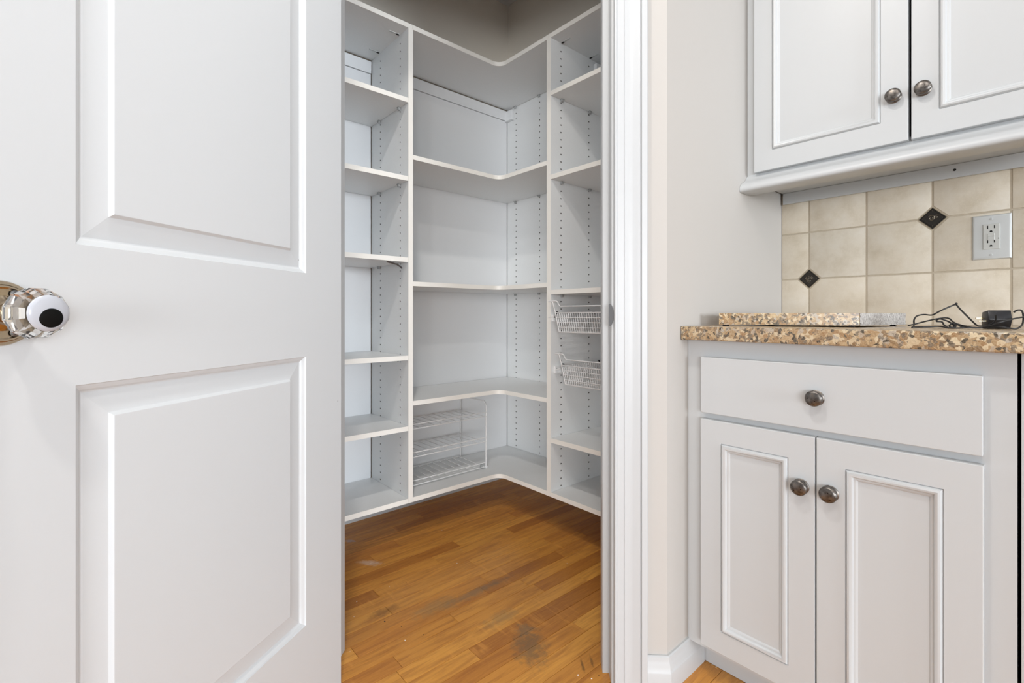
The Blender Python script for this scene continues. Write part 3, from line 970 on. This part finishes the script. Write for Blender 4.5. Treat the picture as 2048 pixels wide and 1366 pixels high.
for zz in (0.446, 0.322, 0.199):
    bm = bmesh.new()
    zb = zz + (0.004 if zz < 0.25 else 0)
    add_tube(bm, [(rx0, ry0 - 0.002, zz), (rx1, ry0 - 0.002, zz)], 0.0024, 6)
    add_tube(bm, [(rx0, ry0 - 0.002, zz), (rx0 + 0.001, ry0 - 0.002, zz + 0.014), (rx0 + 0.004, ry0 - 0.002, zz + 0.019), (rx0 + 0.012, ry0 - 0.002, zz + 0.0205), (rx1, ry0 - 0.002, zz + 0.0205)], 0.0024, 6)
    tier = obj('tier', bm, M['wire'], rack, smooth=50)
    bm = bmesh.new()
    add_tube(bm, [(rx0 - 0.012, ry1 - 0.002, zb), (rx1, ry1 - 0.002, zb)], 0.0024, 6)
    obj('back_wire', bm, M['wire'], tier, smooth=50)
    for i in range(11):
        x = rx0 + 0.004 + (rx1 - rx0 - 0.02) * i / 10
        bm = bmesh.new()
        add_tube(bm, [(x, ry0 - 0.002, zz + 0.002), (x, ry1 - 0.002, zb + 0.002)], 0.0017, 5)
        obj('cross_wire', bm, M['wire'], tier, smooth=50)
box('bracket', rx1 - 0.030, rx1 - 0.004, ry0 + 0.002, ry0 + 0.010, ZBOT + 0.004, ZBOT + 0.022, M['pin'], rack, 0.001)

# ------------------------------------------------------------------ kitchen: knob maker
def knob_mesh():
    bm = bmesh.new()
    add_lathe(bm, [(0.0, 0.0), (0.0165, 0.0), (0.0168, 0.0020), (0.0150, 0.0034), (0.0095, 0.0042), (0.0088, 0.0085), (0.0105, 0.0110), (0.0150, 0.0120), (0.0169, 0.0140), (0.0170, 0.0172), (0.0158, 0.0194), (0.0130, 0.0208), (0.0075, 0.0219), (0.0, 0.0223)], 32, Matrix.Identity(4))
    bmesh.ops.recalc_face_normals(bm, faces=bm.faces[:])
    me = bpy.data.meshes.new('knob'); bm.to_mesh(me); bm.free()
    for p in me.polygons: p.use_smooth = True
    me.set_sharp_from_angle(angle=math.radians(50))
    me.materials.append(M['pewter'])
    return me
KNOB = knob_mesh()
def cab_knob(parent, x, y, z, rot):
    o = link('knob', KNOB, None, parent)
    o.matrix_local = Matrix.Translation((x, y, z)) @ Matrix.Rotation(-math.pi / 2, 4, 'Y') @ Matrix.Rotation(rot, 4, 'Z')
    o.parent = parent
    o.matrix_parent_inverse = Matrix.Identity(4)
    o['label'] = 'round aged pewter knob'
DT = 0.019
MP = [(0.0, 0.0), (0.0012, -0.0026), (0.0024, -0.0004), (0.0045, 0.0034), (0.0080, 0.0046), (0.0112, 0.0036), (0.0140, 0.0004), (0.0150, -0.0022), (0.0175, -0.0028), (0.0195, -0.0042), (0.0215, -0.0060)]
def cabinet_door(parent, xf, y0, y1, z0, z1, mo, knob=None):
    """front face at x = xf facing -x; y0 > y1 (left to right in the photo); mo = molding margin (left, right, bottom, top)"""
    T = frame_T((xf, y0, z0), (0, -1, 0), (0, 0, 1), (-1, 0, 0))
    W, H = y0 - y1, z1 - z0
    l, r, b, t = mo
    bm = bmesh.new()
    e = 0.0014
    def loop(i, h): return [bm.verts.new(T @ Vector(p)) for p in ((i, i, h), (W - i, i, h), (W - i, H - i, h), (i, H - i, h))]
    loops = [loop(0, -DT), loop(0, -e), loop(e * 0.3, -e * 0.3), loop(e, 0)]
    loops.append([bm.verts.new(T @ Vector(p)) for p in ((l, b, 0), (W - r, b, 0), (W - r, H - t, 0), (l, H - t, 0))])
    loops.append([bm.verts.new(T @ Vector(p)) for p in ((l, b, -DT), (W - r, b, -DT), (W - r, H - t, -DT), (l, H - t, -DT))])
    loops.append(loops[0])
    for A, B in zip(loops, loops[1:]):
        for i in range(4):
            bm.faces.new((A[i], A[(i + 1) % 4], B[(i + 1) % 4], B[i]))
    d = obj('door', bm, M['cab_white'], parent)
    bm = bmesh.new()
    add_rings(bm, l, W - r, b, H - t, MP, T, cap=False)
    obj('molding', bm, M['cab_white'], d, smooth=35)
    k_ = MP[-1][0] - 0.0004
    bm = bmesh.new()
    add_box(bm, l + k_, W - r - k_, b + k_, H - t - k_, -0.012, MP[-1][1], 0, T)
    obj('panel', bm, M['cab_white'], d)
    if knob:
        o = link('knob', KNOB, None, d)
        o.matrix_basis = Matrix.Translation((xf, knob[0], knob[1])) @ Matrix.Rotation(-math.pi / 2, 4, 'Y') @ Matrix.Rotation(knob[2], 4, 'Z')
        o['label'] = 'round aged pewter knob'
    return d

# ------------------------------------------------------------------ base cabinet, worktop
XD = 1.182; XFR = XD + DT
base = thing('base_cabinet', (1.53, 0.35, 0), 'white base cabinet with one drawer above two panelled doors', 'cabinet')
def cabinet_body(parent, y0, y1):
    box('side_panel', XFR + 0.020, 1.862, y0 - 0.018, y0 - 0.002, 0.102, 0.880, M['cab_white'], parent)
    box('side_panel', XFR + 0.020, 1.862, y1 + 0.001, y1 + 0.017, 0.102, 0.880, M['cab_white'], parent)
    box('bottom_panel', XFR + 0.020, 1.862, y1 + 0.017, y0 - 0.018, 0.102, 0.118, M['cab_white'], parent)
    box('back_panel', 1.854, 1.862, y1 + 0.017, y0 - 0.018, 0.118, 0.880, M['cab_white'], parent)
    bm = bmesh.new()
    for a, b, c, d in ((y0, y0 - 0.048, 0.082, 0.880), (y1 + 0.048, y1, 0.082, 0.880), (y0 - 0.048, y1 + 0.048, 0.820, 0.880), (y0 - 0.048, y1 + 0.048, 0.660, 0.720), (y0 - 0.048, y1 + 0.048, 0.082, 0.108)):
        add_box(bm, XFR, XFR + 0.0195, b, a, c, d)
    obj('face_frame', bm, M['cab_white'], parent)
    box('toe_kick', 1.266, 1.285, y1 + 0.001, y0 - 0.002, 0.001, 0.100, M['cab_white'], parent)
cabinet_body(base, YW - 0.001, 0.0475)
dr = box('drawer', XD, XD + DT, 0.0885, 0.6095, 0.696, 0.838, M['cab_white'], base, 0.0014)
o = link('knob', KNOB, None, dr); o['label'] = 'round aged pewter knob'
o.matrix_basis = Matrix.Translation((XD, 0.3475, 0.7665)) @ Matrix.Rotation(-math.pi / 2, 4, 'Y')
mo = (0.0525, 0.0525, 0.0555, 0.055)
cabinet_door(base, XD, 0.6100, 0.3500, 0.0995, 0.680, mo, (0.3765, 0.5675, 0.7))
cabinet_door(base, XD, 0.3470, 0.0875, 0.0995, 0.680, mo, (0.3210, 0.5675, 2.1))
base2 = thing('base_cabinet', (1.53, -0.26, 0), 'white base cabinet cut off at the right edge, past the dark vertical gap', 'cabinet')
cabinet_body(base2, 0.0425, -0.565)
box('drawer', XD, XD + DT, -0.526, 0.0030, 0.696, 0.838, M['cab_white'], base2, 0.0014)
cabinet_door(base2, XD, 0.0030, -0.2610, 0.0995, 0.680, mo, (-0.235, 0.5675, 0.7))
cabinet_door(base2, XD, -0.2640, -0.526, 0.0995, 0.680, mo, (-0.290, 0.5675, 0.7))
bm = bmesh.new()
add_box(bm, 1.162, XK - 0.001, -0.60, YW - 0.0008, 0.8815, 0.9165)
es = [e for e in bm.edges if all(abs(v.co.x - 1.162) < 1e-4 for v in e.verts)]
bmesh.ops.bevel(bm, geom=es, offset=0.0035, segments=3, profile=0.5, affect='EDGES')
tag(obj('countertop', bm, M['granite'], None, smooth=50), 'long brown and cream speckled granite worktop on the base cabinets', 'countertop')

# ------------------------------------------------------------------ upper cabinet
upper = thing('upper_cabinet', (1.72, 0.25, 1.33), 'white wall cabinet with two panelled doors above the tiles', 'cabinet')
XU = 1.553; XUF = XU + DT; UY1 = -0.155
box('bottom_panel', XUF + 0.019, 1.860, UY1 + 0.001, YW - 0.006, 1.376, 1.392, M['cab_white'], upper)
box('top_panel', XUF + 0.019, 1.860, UY1 + 0.001, YW - 0.006, 2.284, 2.30, M['cab_white'], upper)
box('side_panel', XUF + 0.019, 1.860, YW - 0.022, YW - 0.006, 1.392, 2.284, M['cab_white'], upper)
box('side_panel', XUF + 0.019, 1.860, UY1 + 0.001, UY1 + 0.017, 1.392, 2.284, M['cab_white'], upper)
box('back_panel', 1.852, 1.860, UY1 + 0.017, YW - 0.022, 1.392, 2.284, M['cab_white'], upper)
bm = bmesh.new()
for a, b, c, d in ((YW - 0.001, YW - 0.045, 1.352, 2.30), (UY1 + 0.045, UY1, 1.352, 2.30), (YW - 0.045, UY1 + 0.045, 1.352, 1.40), (YW - 0.045, UY1 + 0.045, 2.26, 2.30)):
    add_box(bm, XUF, XUF + 0.0185, b, a, c, d)
obj('face_frame', bm, M['cab_white'], upper)
# light rail: profile in (x, z), flares forward and down, swept along y
RP = [(XUF - 0.0005, 1.384), (XUF - 0.004, 1.384), (XUF - 0.008, 1.378), (XUF - 0.015, 1.371), (XUF - 0.026, 1.364), (XUF - 0.038, 1.358), (XUF - 0.048, 1.352), (XUF - 0.0545, 1.345), (XUF - 0.0575, 1.338), (XUF - 0.0575, 1.333), (XUF - 0.055, 1.3285), (XUF - 0.050, 1.3265), (XUF + 0.012, 1.3265), (XUF + 0.018, 1.3300), (XUF + 0.018, 1.3515), (XUF - 0.0005, 1.3515)]
bm = bmesh.new()
add_prism(bm, [(z, x) for x, z in RP], 0, YW - 0.0008 - UY1, frame_T((0, UY1, 0), (0, 0, 1), (1, 0, 0), (0, 1, 0)))
obj('light_rail', bm, M['cab_white'], upper, smooth=40)
rs = box('back_strip', 1.848, 1.8565, UY1, YW - 0.008, 1.337, 1.3755, M['cab_white'], upper, 0.0008)
bm = bmesh.new()
add_lathe(bm, [(0.0, 0.0006), (0.0034, 0.0006), (0.0036, 0.0)], 12, frame_T((1.848, 0.196, 1.359), (0, 1, 0), (0, 0, 1), (-1, 0, 0)))
obj('screw_hole', bm, M['dark'], rs)
um = (0.052, 0.056, 0.058, 0.058)
cabinet_door(upper, XU, 0.6270, 0.2515, 1.3885, 2.24, um, (0.2800, 1.5065, 0.2))
cabinet_door(upper, XU, 0.2455, -0.130, 1.3885, 2.24, (0.052, 0.052, 0.058, 0.058), (0.2215, 1.5055, 1.3))

# ------------------------------------------------------------------ backsplash tiles (children of the wall)
GY = [YW, 0.567, 0.405, 0.245, 0.0845, -0.0755, -0.2355, -0.3955, -0.5555]
GZ = [0.9165, 1.0705, 1.2295, 1.3885]
XT = 1.858
DIA = [(0.567, 1.0705), (0.245, 1.2295)]
box('grout_bed', XT + 0.0018, XK + 0.001, GY[-1], YW - 0.0005, 0.9168, 1.372, M['grout'], wall_right)
HG = 0.0024
for i in range(len(GY) - 1):
    for j in range(3):
        y1, y0 = GY[i] - (0.0015 if i == 0 else HG), GY[i + 1] + HG
        z0, z1 = GZ[j] + (0.0006 if j == 0 else HG), min(GZ[j + 1] - HG, 1.374)
        pts = []
        for (yy, zz, gy, gz, order) in ((y0, z0, GY[i + 1], GZ[j], 0), (y1, z0, GY[i], GZ[j], 1), (y1, z1, GY[i], GZ[j + 1], 2), (y0, z1, GY[i + 1], GZ[j + 1], 3)):
            cut = None
            for dy, dz in DIA:
                if abs(dy - gy) < 1e-4 and abs(dz - gz) < 1e-4: cut = 0.0385
            if cut:
                sy = 1 if yy > gy else -1; sz = 1 if zz > gz else -1
                a = (yy, gz + sz * (cut - abs(yy - gy))); b = (gy + sy * (cut - abs(zz - gz)), zz)
                pts += [a, b] if order in (0, 2) else [b, a]
            else:
                pts.append((yy, zz))
        bm = bmesh.new()
        add_prism(bm, pts, 0, 0.007, frame_T((XT + 0.007, 0, 0), (0, 1, 0), (0, 0, 1), (-1, 0, 0)))
        es = [e for e in bm.edges if all(abs(v.co.x - XT) < 1e-5 for v in e.verts)]
        bmesh.ops.bevel(bm, geom=es, offset=0.0014, segments=2, profile=0.5, affect='EDGES')
        obj('tile', bm, M['tile'], wall_right, smooth=40)
def spiral(bm, cy, cz, r0, turns, x, sgn, a0):
    pts = []
    n = 26
    for i in range(n):
        f = i / (n - 1)
        a = a0 + sgn * f * turns * 2 * math.pi
        r = r0 * (1 - 0.85 * f)
        pts.append((x, cy + r * math.cos(a), cz + r * math.sin(a)))
    add_tube(bm, pts, 0.00075, 4)
for q, (dy, dz) in enumerate(DIA):
    h = 0.0345
    Td = frame_T((XT + 0.006, dy, dz), (0, R2, R2), (0, -R2, R2), (-1, 0, 0))
    a = h * R2 * 1.0
    a = h / math.sqrt(2) * 1.0
    bm = bmesh.new()
    add_box(bm, -a, a, -a, a, 0, 0.0045, 0, Td)
    ins = obj('decorative_insert', bm, M['tile_edge'], wall_right)
    ins['label'] = 'small diamond-set tile insert of blackened metal'
    bm = bmesh.new()
    k1 = a - 0.0022
    add_rings(bm, -k1, k1, -k1, k1, [(0.0, 0.0044), (0.0006, 0.0060), (0.0022, 0.0062), (0.0026, 0.0052), (0.0034, 0.0052), (0.0038, 0.0060)], Td)
    obj('insert_plate', bm, M['black_insert'], ins)
    bm = bmesh.new()
    xr = XT - 0.0003
    if q == 1:
        spiral(bm, dy + 0.002, dz + 0.001, 0.0085, 1.6, xr, 1, 0.4)
        spiral(bm, dy - 0.008, dz + 0.0035, 0.0055, 1.3, xr, -1, 2.4)
        spiral(bm, dy + 0.005, dz - 0.001, 0.0105, 0.5, xr, 1, 2.2)
    else:
        spiral(bm, dy - 0.004, dz + 0.004, 0.0065, 1.4, xr, 1, 0.2)
        spiral(bm, dy + 0.005, dz + 0.001, 0.0060, 1.2, xr, -1, 1.4)
        spiral(bm, dy + 0.001, dz - 0.007, 0.0055, 1.2, xr, 1, 3.0)
        spiral(bm, dy - 0.009, dz + 0.001, 0.0040, 1.0, xr, -1, 3.0)
    for u, v in ((0.022, 0), (-0.022, 0), (0, 0.022), (0, -0.022)):
        add_tube(bm, [(xr, dy + u - 0.0007, dz + v), (xr, dy + u + 0.0007, dz + v)], 0.0008, 5)
    obj('scroll_relief', bm, M['insert_hi'], ins)

# ------------------------------------------------------------------ wall outlet
XO = XT - 0.0002
outlet = thing('wall_outlet', (XO, 0.1215, 1.099), 'white duplex wall outlet with test buttons on the tiles', 'outlet')
TO = frame_T((XO, 0.1600, 1.0990), (0, -1, 0), (0, 0, 1), (-1, 0, 0))
W_, H_ = 0.0765, 0.1215
bm = bmesh.new()
add_rings(bm, 0, W_, 0, H_, [(0.0, 0.0), (0.0, 0.0022), (0.0010, 0.0038), (0.0035, 0.0052), (0.0060, 0.0056)], TO)
obj('cover_plate', bm, M['plate'], outlet, smooth=35)
ox0, ox1, oz0, oz1 = 0.0215, 0.0550, 0.0270, 0.0960
bm = bmesh.new()
add_rings(bm, ox0, ox1, oz0, oz1, [(0.0, 0.0050), (0.0, 0.0068), (0.0008, 0.0076)], TO)
rec = obj('receptacle', bm, M['plate2'], outlet)
cx_ = (ox0 + ox1) / 2 - 0.0008
bm = bmesh.new()
def slot(x, z, w, h): add_box(bm, x - w / 2, x + w / 2, z - h / 2, z + h / 2, 0.0070, 0.00785, 0, TO)
for zc in (oz1 - 0.0085, oz0 + 0.0230 - 0.0015):
    bm = bmesh.new(); slot(cx_ - 0.0066, zc, 0.0022, 0.0088); obj('slot', bm, M['dark'], rec)
    bm = bmesh.new(); slot(cx_ + 0.0066, zc, 0.0022, 0.0078); obj('slot', bm, M['dark'], rec)
    bm = bmesh.new()
    add_prism(bm, [(cx_ + 0.0029 * math.cos(a), zc - 0.0128 + 0.0034 * math.sin(a)) for a in [math.pi * i / 8 for i in range(9)]] + [(cx_ - 0.0029, zc - 0.0140), (cx_ + 0.0029, zc - 0.0140)], 0.0070, 0.00785, TO)
    obj('ground_slot', bm, M['dark'], rec)
for z0, z1 in ((0.0625, 0.0700), (0.0515, 0.0615)):
    bm = bmesh.new()
    add_rings(bm, cx_ - 0.0068, cx_ + 0.0068, z0, z1, [(0, 0.0070), (0, 0.0084), (0.0005, 0.0088)], TO)
    obj('test_button', bm, M['plate2'], rec)
bm = bmesh.new()
add_lathe(bm, [(0, 0.0080), (0.0012, 0.0080), (0.0012, 0.0070)], 10, TO @ Matrix.Translation((ox1 - 0.0032, 0.0555, 0)))
obj('indicator', bm, M['dark'], rec)
for z in (0.0110, H_ - 0.0120):
    bm = bmesh.new()
    add_lathe(bm, [(0.0034, 0.0054), (0.0030, 0.0064), (0.0, 0.0066)], 14, TO @ Matrix.Translation((cx_ + 0.0005, z, 0)))
    sc = obj('screw', bm, M['plate'], outlet, smooth=40)
    bm = bmesh.new(); add_box(bm, cx_ - 0.0002, cx_ + 0.0008, z - 0.0024, z + 0.0024, 0.0064, 0.0068, 0, TO)
    obj('screw_slot', bm, M['screw'], sc)

# ------------------------------------------------------------------ things on the worktop
ZC = 0.9165
A_, B_, C_ = Vector((1.262, 0.600)), Vector((1.372, 0.312)), Vector((1.640, 0.272))
D_ = A_ + (C_ - B_) * 0.85
off = thing('granite_offcut', (1.42, 0.42, ZC), 'loose granite slab offcut with one rough grey sawn end, lying on the worktop', 'granite slab')
bm = bmesh.new()
add_prism(bm, [tuple(p) for p in (A_, B_, C_, D_)], ZC + 0.0038, ZC + 0.0345)
es = [e for e in bm.edges]
bmesh.ops.bevel(bm, geom=es, offset=0.0007, segments=1, affect='EDGES')
obj('slab', bm, M['granite'], off)
bm = bmesh.new()
n_ = Vector((-(C_ - B_).y, (C_ - B_).x)).normalized()
if n_.dot(A_ - B_) > 0: n_ = -n_
u_ = (C_ - B_).normalized()
cols_, rows_ = 90, 12
L_ = (C_ - B_).length
vs = []
rg = random.Random(5)
for r in range(rows_ + 1):
    for c in range(cols_ + 1):
        p = B_ + u_ * (L_ * c / cols_) + n_ * (0.0004 + rg.random() * 0.0014)
        vs.append(bm.verts.new((p.x, p.y, ZC + 0.0042 + 0.0298 * r / rows_)))
for r in range(rows_):
    for c in range(cols_):
        i = r * (cols_ + 1) + c
        bm.faces.new((vs[i], vs[i + 1], vs[i + cols_ + 2], vs[i + cols_ + 1]))
se = obj('sawn_end', bm, M['granite_rough'], off)
se['label'] = 'rough grey sawn end face'
bm = bmesh.new()
q0 = A_ + (B_ - A_) * 0.02; q1 = A_ + (B_ - A_) * 0.5
for p in (A_ + Vector((0.02, -0.01)), B_ + Vector((0.012, 0.02)), C_ + Vector((-0.03, 0.02)), D_ + Vector((-0.02, -0.02))):
    add_box(bm, p.x - 0.006, p.x + 0.006, p.y - 0.006, p.y + 0.006, ZC + 0.0001, ZC + 0.0038)
obj('spacer', bm, M['black'], off)

# power adapter with its cord
def cam_pt(u, v, d):                       # build-time lookup: direction of a photo pixel at a distance along the view axis
    r = (u - 1024) / F_PX
    p = right * (r * d) + fwd * d
    return Vector((p.x, p.y, CAM_H + (630 - v) / F_PX * d))
ad_o = Vector((1.445, 0.088, ZC))
adapter = thing('power_adapter', ad_o, 'black plug-in power adapter with a tangled cord on the worktop', 'power adapter')
TA = Matrix.Translation(ad_o) @ Matrix.Rotation(math.radians(-66), 4, 'Z')
bm = bmesh.new()
prof = [(-0.010, 0.0003), (0.013, 0.0003), (0.018, 0.010), (0.014, 0.036), (-0.012, 0.0395), (-0.018, 0.020)]
add_prism(bm, prof, -0.018, 0.019, TA @ frame_T((0, 0, 0), (0, 1, 0), (0, 0, 1), (1, 0, 0)))
bmesh.ops.bevel(bm, geom=bm.edges[:], offset=0.0016, segments=2, profile=0.5, affect='EDGES')
obj('body', bm, M['black'], adapter, smooth=40)
for yy in (-0.006, 0.006):
    bm = bmesh.new(); add_box(bm, -0.031, -0.017, yy - 0.0032, yy + 0.0032, 0.019 + yy * 0.5, 0.0206 + yy * 0.5, 0, TA)
    obj('prong', bm, M['brass'], adapter)
def smooth_path(pts, n=8):
    out = []
    P_ = [pts[0]] + pts + [pts[-1]]
    for i in range(1, len(P_) - 2):
        p0, p1, p2, p3 = P_[i - 1:i + 3]
        for k in range(n):
            t = k / n
            out.append(0.5 * ((2 * p1) + (p2 - p0) * t + (2 * p0 - 5 * p1 + 4 * p2 - p3) * t * t + (3 * p1 - p0 - 3 * p2 + p3) * t ** 3))
    out.append(pts[-1])
    return out
def cord(name, pix, r=0.0017):
    pts = []
    for u, v, d in pix:
        p = cam_pt(u, v, d)
        p.z = max(p.z, ZC + r + 0.0002)
        pts.append(p)
    bm = bmesh.new()
    add_tube(bm, smooth_path(pts), r, 6)
    obj(name, bm, M['black_rubber'], adapter, smooth=60)
# the tangle: a kinked loop standing up, two loops lying down, a knot
cord('cord', [(1816, 651, 1.12), (1830, 648, 1.11), (1862, 640, 1.10), (1885, 636, 1.09), (1898, 637, 1.08), (1908, 645, 1.06), (1925, 651, 1.04), (1945, 655, 1.02), (1965, 655, 1.00), (1985, 650, 0.985), (2005, 643, 0.975), (2030, 637, 0.985), (2047, 634, 1.0)])
cord('cord', [(1824, 655, 1.06), (1828, 650, 1.08), (1828, 640, 1.09), (1834, 632, 1.10), (1848, 629, 1.10), (1864, 630, 1.10), (1880, 622, 1.10), (1900, 613, 1.10), (1911, 609, 1.10), (1914, 611, 1.10), (1922, 620, 1.09), (1940, 638, 1.07), (1953, 650, 1.05), (1962, 652, 1.03), (1978, 650, 1.0), (1990, 642, 0.99), (1992, 630, 0.985)])
cord('cord', [(1824, 654, 1.07), (1850, 654, 1.06), (1880, 653, 1.05), (1896, 657, 1.03), (1915, 656, 1.02), (1938, 655, 1.01), (1965, 655, 1.0), (1990, 653, 0.985), (2012, 655, 0.975), (2032, 658, 0.97), (2044, 650, 0.98), (2047, 635, 1.0), (2044, 622, 1.01), (2036, 620, 1.01), (2028, 624, 1.01)])
cord('cord', [(1873, 640, 1.08), (1880, 638, 1.075), (1892, 641, 1.07), (1902, 646, 1.06), (1908, 652, 1.05), (1904, 656, 1.045), (1899, 652, 1.05), (1904, 647, 1.055), (1914, 648, 1.05), (1922, 653, 1.04), (1930, 655, 1.03)])
cord('cord', [(1873, 640, 1.08), (1874, 643, 1.075), (1884, 644, 1.07), (1888, 650, 1.06), (1897, 656, 1.04), (1906, 658, 1.03), (1912, 652, 1.035), (1906, 647, 1.045)])
bm = bmesh.new()
p = cam_pt(1912.5, 607.5, 1.10)
bmesh.ops.create_uvsphere(bm, u_segments=10, v_segments=8, radius=0.0027, matrix=Matrix.Translation(p))
obj('cord_kink', bm, M['black_rubber'], adapter, smooth=60)

# ------------------------------------------------------------------ loose crumbs on the floor and worktop
bm = bmesh.new(); bm2 = bmesh.new()
rg = random.Random(3)
def crumb(b, x, y, r, z=0.0):
    T = Matrix.Translation((x, y, z + r * 0.55)) @ Matrix.Rotation(rg.random() * 3, 4, 'Z') @ Matrix.Diagonal((1, 0.7, 0.55, 1))
    bmesh.ops.create_icosphere(b, subdivisions=1, radius=r, matrix=T)
def floor_pt(u, v):
    d = F_PX * CAM_H / (v - 630)
    p = right * ((u - 1024) / F_PX * d) + fwd * d
    return p.x, p.y
for u, v, r in ((713.5, 1204, 2.2), (708, 1234, 1.6), (810, 1281.5, 2.4), (914, 1127, 2.0), (884, 1061, 1.8), (922, 1100, 1.2), (1156, 1351, 2.6), (1183, 1358, 2.3), (1134, 1127, 1.5), (1160, 1027, 1.6), (779, 1174, 1.2), (700, 1303, 1.0), (1432, 1335, 2.0), (1424, 1330, 1.4)):
    x, y = floor_pt(u, v); crumb(bm, x, y, r * 0.001)
for u, v, r in ((769.5, 1244, 3.0), (802.5, 1254, 1.8), (847, 1270, 1.8), (1197.5, 1351, 1.6), (812, 1166, 1.6)):
    x, y = floor_pt(u, v); crumb(bm2, x, y, r * 0.001)
tag(obj('paint_chips', bm, M['crumb']), 'tiny pale paint chips scattered over the wood floor', 'crumbs', None, 'stuff')
tag(obj('dark_grit', bm2, M['crumb_dark']), 'tiny dark specks of grit on the wood floor', 'crumbs', None, 'stuff')
